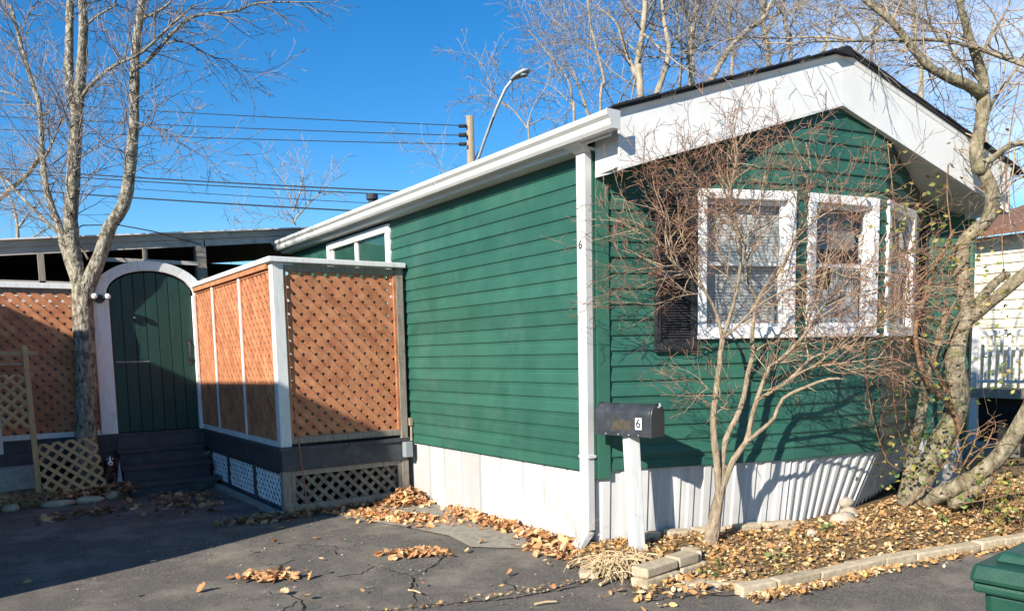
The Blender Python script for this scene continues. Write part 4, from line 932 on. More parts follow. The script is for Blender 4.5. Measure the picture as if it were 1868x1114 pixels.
# --- left tree by the fence
tl = thing('left_tree', 'bare three stemmed tree with lichened bark in front of the orange fence', 'tree', (-2.75, 5.66, 0))
T = Tree(11); DL = 9.10; T.minr = .0026
stems = [
 ([(158, 880), (158, 840), (158, 760), (155, 650), (152, 580), (150, 520)], .118, .108),
 ([(150, 545), (142, 500), (132, 450), (130, 419), (132, 356), (136, 277), (140, 221), (141, 182)], .085, .064),
 ([(140, 190), (128, 158), (126, 79, .1), (128, 0, .15), (126, -90, .2), (112, -220, .3), (105, -380, .4)], .055, .008),
 ([(142, 190), (146, 158), (152, 59, -.1), (150, 0, -.1), (146, -90, -.1), (158, -230, -.2), (170, -420, -.3)], .062, .008),
 ([(152, 548), (165, 508), (185, 462), (197, 419), (225, 375), (237, 308), (245, 221), (245, 178), (247, 99), (257, 20), (266, -60), (285, -200, .1), (300, -380, .2)], .088, .010),
 ([(142, 520), (125, 478), (107, 411, .1), (85, 348, .15), (77, 277, .2), (73, 198, .2), (57, 146, .2), (37, 79, .3), (20, 10, .3)], .05, .016),
 ([(108, 425, .1), (95, 415, .1), (47, 367, .3), (0, 316, .5), (-40, 280, .6)], .024, .012),
 ([(144, 186), (170, 150, -.1), (213, 118, -.2), (257, 97, -.3), (316, 43, -.3), (352, 10, -.3)], .022, .01),
 ([(247, 124), (262, 118), (292, 87, .2), (316, 59, .2), (356, 30, .3), (431, 20, .4), (474, 6, .5), (585, 4, .6)], .026, .006),
 ([(304, 79, .2), (336, 77, .2), (391, 105, .3), (431, 107, .4)], .012, .004),
 ([(391, 105, .3), (431, 125, .3), (470, 148, .3)], .006, .003),
 ([(250, 38), (261, 34), (290, 20, -.2), (312, 4, -.3)], .02, .01),
 ([(246, 222), (256, 226, -.1), (316, 245, -.2), (375, 269, -.3), (431, 284, -.3)], .011, .003),
 ([(138, 288), (150, 285, -.1), (178, 269, -.2), (230, 243, -.3)], .011, .004),
 ([(150, 60), (170, 35, .2), (215, 8, .3)], .02, .01),
 ([(80, 290, .2), (95, 262, .1), (115, 210, 0), (130, 180, -.1)], .014, .008),
 ([(77, 277, .2), (52, 316, .5), (20, 345, .6), (-30, 390, .8)], .026, .03),
 ([(73, 198, .2), (30, 175, .4), (-20, 160, .6)], .012, .006), ([(38, 80, .3), (45, 40, .2), (70, 0, .1)], .012, .007)]
cfgL = [dict(seg=.12, wob=.08, up=.0, dens=3, ang=(30, 60), rat=.5, rr=.4, lo=.2),
        dict(seg=.12, wob=.09, up=.015, dens=5.5, ang=(25, 60), rat=.55, rr=.55, lo=.15),
        dict(seg=.10, wob=.10, up=.0, dens=7, ang=(25, 55), rat=.55, rr=.6, lo=.15),
        dict(seg=.08, wob=.10, up=-.01, dens=6, ang=(25, 55), rat=.5, rr=.6, lo=.2)]
for i, (pp, r0, r1) in enumerate(stems):
    P, rad = T.limb(px(pp, DL), r0, r1, .05 if r0 > .04 else .02)
    Lh = sum((P[k+1]-P[k]).length for k in range(len(P)-1))
    if i == 0: continue
    c = [dict(cfgL[0], abs=.95 if r0 > .03 else .6, rabs=.008)]+cfgL[1:]
    T.sprout(P, rad, Lh, 0, c, .22 if r0 > .04 else .1, dens=12 if r0 > .04 else 13)
T.finish(tl, 'bark_grey', 'twig_grey', 'twig_grey')

# --- small maple in front of the bay windows
tm = thing('front_maple', 'small bare multi stemmed maple with red twigs in front of the bay windows', 'tree', (.66, -.53, .09))
T = Tree(5); DM = 5.80; T.thr = (.0066, .0030); T.minr = .0017
mst = [
 ([(1290, 1004), (1297, 985), (1305, 940), (1311, 908), (1316, 872), (1318, 846)], .062, .022),
 ([(1312, 905), (1308, 845, -.03), (1304, 815, -.04), (1301, 761, -.06), (1307, 712, -.08), (1313, 663, -.1), (1318, 618, -.1)], .030, .021),
 ([(1318, 622, -.1), (1309, 578, -.14), (1290, 538, -.2), (1261, 505, -.28), (1229, 480, -.35), (1200, 447, -.42), (1165, 422, -.5), (1130, 402, -.52)], .015, .004),
 ([(1317, 622, -.1), (1331, 579, -.16), (1343, 535, -.2), (1351, 480, -.26), (1349, 433, -.3), (1339, 401, -.32), (1334, 340, -.4), (1345, 280, -.45), (1335, 215, -.5)], .016, .0035),
 ([(1313, 902), (1322, 806, .02), (1342, 765, .03), (1357, 723, .04), (1364, 682, .04), (1374, 644, .02), (1372, 621, 0), (1375, 583, -.03), (1382, 547, -.05)], .029, .013),
 ([(1382, 547, -.05), (1367, 522, -.1), (1359, 488, -.12), (1362, 440, -.2), (1385, 385, -.25), (1392, 330, -.3), (1410, 270, -.35)], .010, .003),
 ([(1382, 547, -.05), (1410, 508, -.02), (1428, 490, -.05), (1448, 440, -.1), (1470, 385, -.15), (1480, 320, -.25), (1470, 260, -.3)], .010, .003),
 ([(1314, 900), (1338, 838, -.02), (1361, 806, -.04), (1370, 768, -.05), (1380, 731, -.06), (1398, 682, -.1), (1410, 663, -.12), (1430, 651, -.14), (1466, 612, -.2), (1500, 560, -.26), (1545, 515, -.3), (1600, 470, -.35)], .028, .004),
 ([(1361, 806, -.04), (1390, 783, -.1), (1413, 761, -.15), (1428, 727, -.2), (1474, 704, -.28), (1511, 691, -.33), (1538, 691, -.36)], .018, .008),
 ([(1380, 731, -.06), (1420, 706, -.1), (1451, 682, -.14), (1481, 652, -.2), (1527, 636, -.28), (1579, 606, -.34), (1640, 560, -.4), (1690, 520, -.42)], .015, .004),
 ([(1440, 692, -.12), (1481, 670, -.2), (1534, 663, -.3), (1580, 656, -.36), (1628, 650, -.4)], .009, .003),
 ([(1520, 664, -.26), (1556, 678, -.32), (1594, 689, -.4)], .007, .002),
 ([(1336, 757, .02), (1318, 730, -.1), (1296, 712, -.16), (1264, 691, -.25)], .007, .0025),
 ([(1318, 618, -.1), (1340, 600, -.2), (1380, 560, -.3), (1430, 530, -.4), (1490, 505, -.5), (1560, 480, -.6)], .010, .003),
 ([(1229, 484, -.35), (1178, 490, -.42), (1135, 495, -.46)], .007, .0018),
 ([(1280, 535, -.22), (1240, 540, -.3), (1193, 555, -.36), (1150, 550, -.4)], .006, .0018),
 ([(1240, 490, -.33), (1225, 440, -.4), (1218, 392, -.45), (1200, 352, -.5), (1180, 338, -.52)], .008, .002),
 ([(1290, 538, -.2), (1262, 480, -.25), (1240, 420, -.3), (1235, 360, -.35), (1215, 320, -.4)], .008, .002),
 ([(1349, 433, -.3), (1320, 385, -.35), (1290, 345, -.4), (1262, 315, -.42), (1230, 300, -.45)], .007, .002),
 ([(1343, 535, -.2), (1320, 480, -.3), (1300, 420, -.4), (1280, 370, -.5), (1270, 320, -.55)], .008, .002),
 ([(1362, 440, -.2), (1340, 390, -.1), (1320, 345, -.05), (1300, 310, 0)], .006, .002),
 ([(1466, 612, -.2), (1480, 570, -.1), (1500, 520, -.05), (1510, 450, -.05), (1530, 390, -.1), (1535, 330, -.2)], .009, .0025),
 ([(1500, 560, -.26), (1540, 540, -.2), (1590, 530, -.2), (1650, 500, -.25)], .007, .002),
 ([(1527, 636, -.28), (1570, 600, -.4), (1620, 590, -.5), (1680, 560, -.55)], .007, .002),
 ([(1372, 644, .02), (1400, 625, .05), (1440, 600, .02), (1490, 590, -.05), (1550, 560, -.1)], .008, .002),
 ([(1448, 440, -.1), (1490, 400, -.2), (1545, 370, -.3), (1600, 350, -.4)], .006, .002)]
cfgM = [dict(seg=.06, wob=.10, up=0, dens=6, ang=(25, 60), rat=.5, rr=.4, lo=.1, abs=.37, rabs=.0055),
        dict(seg=.05, wob=.13, up=.02, dens=12, ang=(25, 65), rat=.5, rr=.6, lo=.12, abs=.21, rabs=.0034),
        dict(seg=.03, wob=.15, up=.02, dens=16, ang=(30, 70), rat=.5, rr=.7, lo=.2, abs=.085, rabs=.0021),
        dict(seg=.025, wob=.16, up=.01, dens=10, ang=(30, 70), rat=.5, rr=.7, lo=.2)]
for i, (pp, r0, r1) in enumerate(mst):
    P, rad = T.limb(px(pp, DM), r0, r1, .04)
    Lh = sum((P[k+1]-P[k]).length for k in range(len(P)-1))
    if r1 < .0065: T.sprout(P, rad, Lh, 0, cfgM, .34 if r0 > .012 else .12, dens=16)
    elif r0 < .04: T.sprout(P, rad, Lh*.25, 0, [dict(cfgM[0], abs=.14), dict(cfgM[1], abs=.07, dens=3)], .5, dens=4)
T.finish(tm, 'bark_maple', 'twig_tan', 'twig_red')

# --- vine-clad tree at the right corner of the home
tr = thing('corner_tree', 'pale barked leaning tree wrapped in vines at the right front corner', 'tree', (3.0, -.95, .15))
T = Tree(9); DR = 6.72; T.minr = .0018
rst = [
 ([(1655, 925), (1666, 898), (1695, 847), (1718, 801), (1741, 760), (1749, 729), (1745, 692), (1741, 650), (1751, 602), (1767, 572)], .098, .078),
 ([(1767, 578), (1764, 551), (1756, 508), (1754, 462), (1764, 434), (1797, 405), (1812, 375), (1803, 330), (1786, 300), (1781, 269), (1791, 221), (1795, 170)], .064, .05),
 ([(1795, 175), (1793, 138), (1777, 95, -.1), (1762, 47, -.2), (1750, 0, -.25), (1738, -60, -.3), (1742, -180, -.3)], .046, .008),
 ([(1793, 175), (1765, 155, -.1), (1734, 142, -.15), (1690, 118, -.2), (1655, 75, -.25), (1619, 32, -.3), (1584, 6, -.3), (1540, -40, -.3), (1490, -120, -.4)], .048, .008),
 ([(1789, 304), (1817, 284, -.1), (1844, 265, -.15), (1868, 261, -.2), (1920, 262, -.3)], .034, .02),
 ([(1765, 585), (1790, 565, -.1), (1815, 545, -.2), (1868, 500, -.35), (1930, 450, -.5)], .054, .042),
 ([(1768, 572), (1800, 532, .1), (1822, 510, .15), (1838, 500, .18)], .045, .034),
 ([(1690, 915), (1706, 905, -.1), (1741, 890, -.2), (1781, 867, -.3), (1824, 829, -.4), (1853, 789, -.5), (1880, 740, -.6), (1920, 650, -.7)], .07, .055),
 ([(1735, 922, -.2), (1767, 904, -.3), (1792, 884, -.3), (1805, 868, -.3)], .05, .04),
 ([(1648, 910), (1656, 870), (1663, 824), (1675, 778), (1683, 740), (1695, 674, -.05), (1706, 657, -.1), (1718, 600, -.1), (1728, 560, -.1)], .055, .03),
 ([(1920, 140, -.3), (1868, 118, -.25), (1836, 107, -.2), (1765, 83, -.15), (1698, 73, -.2), (1560, 75, -.35), (1460, 79, -.5), (1400, 104, -.6), (1375, 112, -.6)], .022, .004),
 ([(1560, 75, -.35), (1500, 68, -.4), (1420, 70, -.4), (1330, 72, -.5), (1270, 110, -.5)], .009, .003),
 ([(1790, 150), (1750, 110, .1), (1710, 60, .2), (1660, 20, .2), (1620, 0, .2)], .015, .006),
 ([(1810, 380), (1830, 350, .1), (1850, 330, .1), (1880, 318, .1)], .012, .006),
 ([(1795, 215), (1815, 180, .2), (1850, 130, .3), (1890, 60, .3)], .02, .008),
 ([(1781, 130), (1800, 80, .1), (1830, 30, .2), (1850, -20, .2)], .02, .008),
 ([(1700, 122, -.2), (1660, 122, .1), (1600, 150, .2), (1560, 170, .25)], .009, .003),
 ([(1850, 262, -.15), (1850, 300, -.2), (1840, 360, -.25), (1845, 420, -.3)], .007, .003)]
cfgR = [dict(seg=.10, wob=.10, up=0, dens=3, ang=(30, 65), rat=.5, rr=.4, lo=.1, abs=.9, rabs=.007),
        dict(seg=.09, wob=.12, up=.0, dens=5, ang=(25, 60), rat=.55, rr=.55, lo=.15),
        dict(seg=.07, wob=.12, up=.0, dens=6, ang=(25, 60), rat=.5, rr=.6, lo=.15),
        dict(seg=.06, wob=.12, up=-.01, dens=5, ang=(25, 60), rat=.5, rr=.6, lo=.15)]
for i, (pp, r0, r1) in enumerate(rst):
    P, rad = T.limb(px(pp, DR), r0, r1, .06 if r0 > .03 else .02)
    Lh = sum((P[k+1]-P[k]).length for k in range(len(P)-1))
    if i in (0, 5, 6, 7, 8, 9): continue
    T.sprout(P, rad, Lh, 0, cfgR, .35 if i == 1 else .1, dens=11 if i != 1 else 6)
kn = at(1788, 305, DR-.02); T.big.ball(kn, .07, .07, .07, 10, .1, T.r)
T.finish(tr, 'bark_pale', 'twig_tan', 'twig_grey')

# --- vines hanging over the corner tree and bay
def leafset(mb, p, size, rr, cols, k=1, flat=False):
    """one small pointed leaf with a fold"""
    a = V((rr.gauss(0, 1), rr.gauss(0, 1), rr.gauss(0, .5))).normalized(); n = V((rr.gauss(0, 1), rr.gauss(0, 1), rr.gauss(0, 1)))
    b = a.cross(n)
    if b.length < 1e-3: return
    b.normalize(); c = a.cross(b); i = len(mb.v); s_ = size*rr.uniform(.6, 1.25)
    pts = [p, p+a*s_*.45+b*s_*.34+c*s_*.1, p+a*s_, p+a*s_*.45-b*s_*.34+c*s_*.1, p+a*s_*.5]
    mb.v += [tuple(q) for q in pts]; mb.f += [(i, i+1, i+4), (i+1, i+2, i+4), (i+2, i+3, i+4), (i+3, i, i+4)]
    col = rr.choice(cols); v_ = rr.uniform(.7, 1.25); mb.c += [tuple(x*v_ for x in col)]*5
GREENS = [(.10, .16, .03), (.16, .19, .04), (.30, .27, .06), (.07, .12, .03), (.26, .22, .05), (.36, .26, .09)]
vt = thing('bittersweet_vine', 'tangled brown vine with yellow green leaves climbing the corner tree', 'vine', (2.9, -.95, .15))
T = Tree(31); T.thr = (.009, .004); LV = MB(); rv = random.Random(8)
vst = [
 ([(1752, 790, -.1), (1735, 742, -.15), (1700, 710, -.18), (1684, 680, -.2), (1675, 650, -.2), (1670, 600, -.22), (1688, 540, -.22), (1705, 490, -.25), (1725, 450, -.25), (1740, 420, -.2)], .026, .014),
 ([(1740, 748, -.15), (1722, 700, -.2), (1700, 660, -.25), (1690, 640, -.25)], .014, .009),
 ([(1735, 725, -.15), (1712, 690, -.25), (1706, 640, -.25), (1722, 590, -.3), (1745, 545, -.3)], .012, .007),
 ([(1650, 860, -.1), (1620, 842, -.15), (1600, 790, -.2), (1588, 740, -.2), (1580, 690, -.2), (1578, 620, -.2)], .008, .004),
 ([(1655, 830, -.1), (1640, 790, -.1), (1632, 740, -.1), (1628, 690, -.1), (1624, 620, -.1)], .007, .004),
 ([(1668, 800, -.1), (1655, 760, -.1), (1650, 700, -.1), (1648, 640, -.1), (1652, 560, -.1), (1660, 480, -.1)], .008, .004),
 ([(1618, 240, -.25), (1622, 290, -.25), (1628, 340, -.25), (1632, 400, -.2), (1636, 470, -.2)], .006, .004),
 ([(1730, 300, -.15), (1728, 360, -.2), (1735, 430, -.2), (1730, 500, -.2), (1728, 560, -.2)], .007, .005),
 ([(1660, 920, -.1), (1690, 880, -.25), (1720, 850, -.3), (1735, 820, -.3), (1760, 770, -.35)], .009, .006),
 ([(1740, 860, -.3), (1755, 820, -.35), (1768, 790, -.35), (1790, 795, -.4), (1820, 802, -.4)], .008, .005),
 ([(1750, 860, -.3), (1775, 815, -.35), (1785, 780, -.4)], .009, .006), ([(1765, 850, -.3), (1800, 810, -.4), (1812, 780, -.4)], .008, .006),
 ([(1760, 905, -.4), (1800, 888, -.5), (1868, 884, -.6), (1920, 886, -.6)], .008, .005), ([(1740, 920, -.4), (1790, 912, -.5), (1868, 896, -.6)], .007, .004),
 ([(1640, 560, -.3), (1690, 545, -.35), (1740, 500, -.35), (1780, 450, -.35)], .006, .004), ([(1670, 520, -.3), (1720, 470, -.3), (1770, 430, -.3)], .008, .005),
 ([(1836, 300, -.3), (1834, 360, -.3), (1828, 430, -.3), (1832, 500, -.3)], .007, .004), ([(1860, 150, -.3), (1846, 220, -.3), (1838, 300, -.3)], .005, .003)]
cfgV = [dict(seg=.06, wob=.14, up=0, dens=4, ang=(30, 75), rat=.5, rr=.45, lo=.1, abs=.42, rabs=.0042),
        dict(seg=.05, wob=.16, up=-.01, dens=6, ang=(30, 70), rat=.5, rr=.6, lo=.1, abs=.20, rabs=.0025),
        dict(seg=.05, wob=.16, up=-.01, dens=5, ang=(30, 70), rat=.5, rr=.6, lo=.1)]
for pp, r0, r1 in vst:
    P, rad = T.limb(px(pp, DR), r0, r1, .06); Lh = sum((P[k+1]-P[k]).length for k in range(len(P)-1)); T.sprout(P, rad, Lh, 0, cfgV, .05, dens=7)
    nl = int(Lh*11)
    for q in range(nl):
        p = P[rv.randrange(len(P))]+V((rv.gauss(0, .11), rv.gauss(0, .09), rv.gauss(0, .11)))
        leafset(LV, p, .05, rv, GREENS)
for cx, cy, sx, sy, n_ in ((1690, 470, 45, 60, 80), (1640, 380, 40, 30, 40), (1705, 780, 25, 50, 60), (1725, 820, 18, 25, 40), (1660, 830, 25, 30, 50), (1630, 860, 25, 25, 30), (1840, 650, 40, 60, 60), (1810, 560, 35, 50, 40), (1615, 520, 20, 70, 40), (1760, 450, 30, 30, 30), (1850, 870, 30, 30, 50), (1720, 370, 30, 40, 30)):
    for q in range(n_):
        p = at(rv.gauss(cx, sx), rv.gauss(cy, sy), DR-.2+rv.gauss(0, .12)); leafset(LV, p, .05, rv, GREENS)
for q in range(34):
    x, y = rv.uniform(1600, 1735), rv.uniform(400, 640); p = at(x, y, DR-.25+rv.gauss(0, .12)); T.grow(p, V((rv.gauss(0, 1), rv.gauss(0, .6), rv.gauss(0, .9))), rv.uniform(.3, .7), rv.uniform(.003, .006), 0, cfgV)
T.finish(vt, 'vine_brown', 'vine_brown', 'vine_brown', ('stems', 'shoots', 'tendrils')); LV.build('leaves', 'leaf_green', vt, kind='stuff')

# --- shrub at the right edge
shb = thing('right_shrub', 'low leafy green shrub at the right edge beside the leaning trunk', 'shrub', (3.6, -1.4, .1))
T = Tree(77); T.thr = (.009, .004); LV = MB()
for q in range(16):
    p = at(rv.uniform(1770, 1930), 930, 6.3+rv.uniform(-.2, .3)); p.z = .06; d = V((rv.gauss(0, .45), rv.gauss(0, .3), 1)); T.grow(p, d, rv.uniform(.3, .6), .006, 1, cfgV)
    for k in range(15): leafset(LV, p+d.normalized()*rv.uniform(.02, .5)+V((rv.gauss(0, .09), rv.gauss(0, .09), rv.gauss(0, .05))), .055, rv, GREENS)
T.finish(shb, 'vine_brown', 'vine_brown', 'vine_brown', ('stems', 'shoots', 'tendrils')); LV.build('leaves', 'leaf_green', shb, kind='stuff')

# --- bare trees behind the home: (pixel of visible stem foot, lean in px, depth, radius, label)
cfgB = [dict(seg=.5, wob=.07, up=.01, dens=1.05, ang=(25, 70), rat=.6, rr=.3, lo=.1),
        dict(seg=.4, wob=.12, up=.02, dens=3.8, ang=(25, 65), rat=.5, rr=.5, lo=.1),
        dict(seg=.35, wob=.12, up=.02, dens=3.4, ang=(25, 60), rat=.52, rr=.6, lo=.12),
        dict(seg=.3, wob=.12, up=.0, dens=2.4, ang=(25, 60), rat=.55, rr=.6, lo=.15)]
cfgS = [dict(seg=.2, wob=.1, up=.02, dens=4, ang=(25, 60), rat=.4, rr=.45, lo=.1, abs=1.0, rabs=.022),
        dict(seg=.15, wob=.12, up=.02, dens=5, ang=(25, 60), rat=.5, rr=.5, lo=.1, abs=.5, rabs=.013),
        dict(seg=.12, wob=.12, up=.0, dens=5, ang=(25, 60), rat=.5, rr=.6, lo=.1)]
def far_tree(stem, D, r0, r1, lab, seed, n_l=None, cat='tree', dens=4.4, name='bare_tree', cfg=cfgB, mats=('bark_far', 'twig_pale', 'twig_pale'), forks=()):
    pts = px(stem, D); tall = stem[-1][1] < 20; pts += [pts[-1]+(pts[-1]-pts[-2]).normalized()*D*.16+Z*.3] if tall else []; foot = V((pts[0].x, pts[0].y, -.06)); root = thing(name, lab, cat, foot, 'bare trees behind the home'); T = Tree(seed); T.thr = (.03, .012); T.minr = .0048*D/20
    P, rad = T.limb([foot]+pts, r0*.62, r1*.25, .05); Lh = sum((P[k+1]-P[k]).length for k in range(len(P)-1))
    vis = [k for k, p in enumerate(P) if p.z > pts[0].z]
    fr = vis[0]/len(P) if vis else .3
    T.sprout(P, rad, Lh*(1-fr), 0, cfg, fr, dens=dens)
    for fk, f0, f1 in forks:
        fp_ = px(fk, D); fp_ += [fp_[-1]+(fp_[-1]-fp_[-2]).normalized()*2.2] if fk[-1][1] < 0 else []; P2, rd2 = T.limb(fp_, f0*.65, f1*.3, .04); L2 = sum((P2[k+1]-P2[k]).length for k in range(len(P2)-1)); T.sprout(P2, rd2, L2, 0, cfg, .1, dens=dens*1.1)
    T.finish(root, *mats); return root
far_tree([(1168, 190), (1163, 120), (1172, 60), (1178, -10), (1180, -90)], 19, .26, .10, 'pale forked bare tree rising just right of the gutter end', 101,
  forks=[([(1165, 150), (1142, 95), (1125, 45), (1100, 20), (1070, 5)], .11, .03), ([(1195, 180), (1212, 130), (1220, 90, .3), (1212, 40, .4), (1205, -20, .5)], .12, .06), ([(1172, 60), (1205, 90, -.4), (1250, 125, -.6), (1300, 150, -.6)], .05, .02), ([(1166, 100), (1130, 72), (1080, 75)], .05, .02)])
far_tree([(1262, 170), (1258, 110), (1262, 60), (1272, 10), (1285, -70)], 21, .28, .14, 'stout straight bare trunk behind the left roof slope', 102,
  forks=[([(1290, 160), (1330, 90), (1365, 55), (1395, 30), (1420, -30)], .14, .07), ([(1262, 100), (1290, 50), (1310, 0)], .09, .04), ([(1240, 160), (1243, 90), (1235, 30), (1225, -30)], .06, .03)])
far_tree([(1402, 140), (1396, 80), (1392, 30), (1388, -60)], 23, .24, .12, 'slim bare tree behind the middle of the left roof slope', 103, forks=[([(1396, 60), (1420, 20), (1440, -30)], .07, .04)])
far_tree([(1442, 125), (1436, 70), (1430, 20), (1425, -60)], 24, .22, .1, 'slender bare tree nearest the roof peak on its left', 104, forks=[([(1500, 100), (1515, 50), (1530, 10), (1540, -40)], .08, .04)])
far_tree([(1680, 170), (1672, 110), (1668, 50), (1665, -40)], 22, .2, .1, 'bare tree behind the right roof slope', 105, forks=[([(1560, 95), (1590, 60), (1640, 20), (1680, -30)], .06, .03)])
far_tree([(1048, 240), (1044, 190), (1038, 150), (1010, 110), (985, 80), (960, 50)], 27, .22, .06, 'bare tree with a long left sweeping limb right of the street lamp', 106,
  forks=[([(1078, 225), (1060, 170), (1045, 130), (1020, 95)], .1, .03), ([(1046, 195), (1010, 160), (975, 148), (952, 140)], .05, .02)])
far_tree([(965, 270), (963, 230), (975, 190), (995, 160), (1005, 120)], 26, .14, .04, 'small bare tree standing right of the utility pole', 107,
  forks=[([(963, 235), (935, 200), (905, 175), (880, 120), (855, 95)], .05, .015), ([(965, 228), (1000, 215), (1030, 225)], .045, .02), ([(925, 195), (890, 175), (850, 178)], .03, .01)])
far_tree([(1095, 215), (1102, 150), (1088, 90), (1075, 30), (1070, -30)], 26, .16, .06, 'thin bare tree far behind between the lamp and the gutter end', 108)
far_tree([(1590, 110), (1600, 60), (1612, 0)], 27, .18, .1, 'bare tree farthest back beside the roof peak', 109)
far_tree([(1800, 300), (1795, 220), (1800, 120), (1815, 20)], 25, .2, .09, 'hazy bare tree behind the pale corner tree', 110)
far_tree([(1335, 160), (1338, 100), (1330, 40), (1335, -30)], 28, .2, .1, 'bare tree set back between the two stout trunks', 111)
far_tree([(540, 430), (537, 405), (533, 375), (520, 335), (500, 308)], 27, .11, .03, 'small bare tree with dry leaves above the patio roof', 112, dens=4.0, cfg=cfgS,
  forks=[([(538, 400), (565, 370), (590, 345), (612, 320)], .06, .02), ([(536, 385), (550, 340), (556, 290)], .05, .015), ([(538, 408), (500, 395), (470, 405)], .03, .01)])
far_tree([(420, 430), (425, 405), (432, 385)], 30, .06, .02, 'tiny bare sapling left of the leafy one above the patio roof', 113, dens=6, cfg=cfgS)
far_tree([(35, 470), (30, 400), (10, 340), (-20, 280)], 24, .2, .06, 'bare tree low at the far left edge', 114, dens=3, mats=('bark_far', 'twig_grey', 'twig_grey'),
  forks=[([(30, 420), (60, 380), (90, 350)], .06, .02), ([(50, 440), (80, 420), (120, 400)], .05, .02)])
far_tree([(800, 350), (812, 320), (800, 290), (780, 265), (762, 255)], 20, .06, .015, 'twiggy bare sapling left of the utility pole', 115, dens=6, cfg=cfgS)
# ------------------------------------------------------------------ fallen leaves and small litter
rl5 = random.Random(99)
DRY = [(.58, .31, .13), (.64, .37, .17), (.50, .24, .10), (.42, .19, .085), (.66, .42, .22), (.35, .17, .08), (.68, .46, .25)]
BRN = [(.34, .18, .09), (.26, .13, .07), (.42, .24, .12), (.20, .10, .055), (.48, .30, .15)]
OUT = [(0, 0), (.11, .12), (.13, .26), (.27, .30), (.22, .42), (.34, .52), (.24, .62), (.29, .74), (.14, .84), (0, 1.0)]
def leaf(mb, p, size, rr, cols, tilt=.45, curl=.35):
    yaw = rr.uniform(0, 6.283); rot = Matrix.Rotation(yaw, 3, 'Z') @ Matrix.Rotation(rr.gauss(0, tilt), 3, 'X') @ Matrix.Rotation(rr.gauss(0, tilt), 3, 'Y')
    s_ = size*rr.uniform(.5, 1.35); cu = rr.uniform(-.5, 1.6)*curl; wv = rr.uniform(.7, 1.1); i = len(mb.v); j = rr.uniform(-.15, .15)
    def put(x, y): q = rot @ V((x*s_*wv, (y-.5)*s_, s_*(cu*(x*x*3+(y-.5)**2*1.2)+j*x*y))); mb.v.append((p.x+q.x, p.y+q.y, p.z+q.z))
    L_ = [(x*rr.uniform(.85, 1.15), y) for x, y in OUT]
    put(0, .06); put(0, .5); put(0, .95)
    for x, y in L_[1:-1]: put(x, y)
    for x, y in L_[1:-1]: put(-x*rr.uniform(.85, 1.15), y)
    n = len(L_)-2
    a = [i]+[i+3+k for k in range(n)]+[i+2]; b = [i]+[i+3+n+k for k in range(n)]+[i+2]
    for ch, fl in ((a, 0), (b, 1)):
        for k in range(len(ch)-1): mb.f.append((i+1, ch[k], ch[k+1]) if fl else (i+1, ch[k+1], ch[k]))
    col = rr.choice(cols); v_ = rr.uniform(.75, 1.2); mb.c += [tuple(x*v_ for x in col)]*(3+2*n)
def pile(name, label, cat, fn, n, size, cols, tilt=.5):
    mb = MB()
    for q in range(n):
        p = fn()
        if p: leaf(mb, p, size, rl5, cols, tilt)
    o = mb.build(name, 'leaf_dry'); o['kind'] = 'stuff'; o['label'] = label; o['category'] = cat; return o
def gz(cx, cy, sx, sy, h, rot=0, base=.008):
    def f():
        a, b = rl5.gauss(0, 1), rl5.gauss(0, 1); x, y = a*sx, b*sy; e = math.exp(-(a*a+b*b)/1.6)
        X, Yv = cx+x*math.cos(rot)-y*math.sin(rot), cy+x*math.sin(rot)+y*math.cos(rot)
        if X > -.03 and Yv > .05: return None
        if Yv > 2.92 and X > XW-.02: return None
        return V((X, Yv, base+rl5.random()*h*e+.008))
    return f
pile('leaf_pile', 'heap of dry tan leaves in the corner of deck and white skirting', 'leaf pile', gz(-.22, 2.70, .16, .13, .17), 420, .085, DRY)
pile('leaf_pile', 'drift of tan leaves lying across the concrete strip by the skirting', 'leaf pile', gz(-.62, 2.05, .34, .10, .05, -1.1), 520, .08, DRY)
pile('leaf_pile', 'long row of tan leaves against the white side skirting', 'leaf pile', lambda: V((-.05-abs(rl5.gauss(0, .085)), rl5.uniform(.0, 1.95), .01+rl5.random()*.065)), 560, .08, DRY)
pile('leaf_pile', 'leaves along the near end of the side skirting below the downspout', 'leaf pile', lambda: V((-.30+rl5.gauss(0, .07), rl5.uniform(-.1, .5), .01+rl5.random()*.03)), 110, .08, DRY)
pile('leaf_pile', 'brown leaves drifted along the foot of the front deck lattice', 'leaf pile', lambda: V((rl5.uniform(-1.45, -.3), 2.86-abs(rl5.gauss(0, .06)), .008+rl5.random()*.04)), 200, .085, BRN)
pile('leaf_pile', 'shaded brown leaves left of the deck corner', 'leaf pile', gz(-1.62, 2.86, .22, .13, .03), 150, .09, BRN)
pile('leaf_pile', 'leaves filling the pothole in front of the white skirting', 'leaf pile', gz(-1.13, .80, .13, .06, .025, -.6), 130, .075, DRY)
pile('leaf_pile', 'small patch of leaves on the asphalt at the bottom left centre', 'leaf pile', gz(-2.22, .88, .13, .07, .02, -.5), 90, .08, DRY)
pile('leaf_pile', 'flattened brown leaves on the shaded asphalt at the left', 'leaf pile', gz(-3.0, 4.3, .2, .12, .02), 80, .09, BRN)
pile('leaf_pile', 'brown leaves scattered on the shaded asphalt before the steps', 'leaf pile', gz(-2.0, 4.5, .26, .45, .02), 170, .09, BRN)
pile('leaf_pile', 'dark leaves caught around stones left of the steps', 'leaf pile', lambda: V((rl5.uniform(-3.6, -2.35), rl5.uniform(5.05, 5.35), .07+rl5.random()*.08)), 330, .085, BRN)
def bedleaf():
    x = rl5.uniform(-.45, 5.2); y = rl5.uniform(-2.4, -.05)
    if not inside(x, y): return None
    yw = -.364*x if x < 1.58 else -.575-.174*(x-1.58) if x < 2.51 else -.74+.25*(x-2.51)
    if y > yw-.02 and x > 0: return None
    return V((x, y, bz(x, y)+.004+rl5.random()*.03))
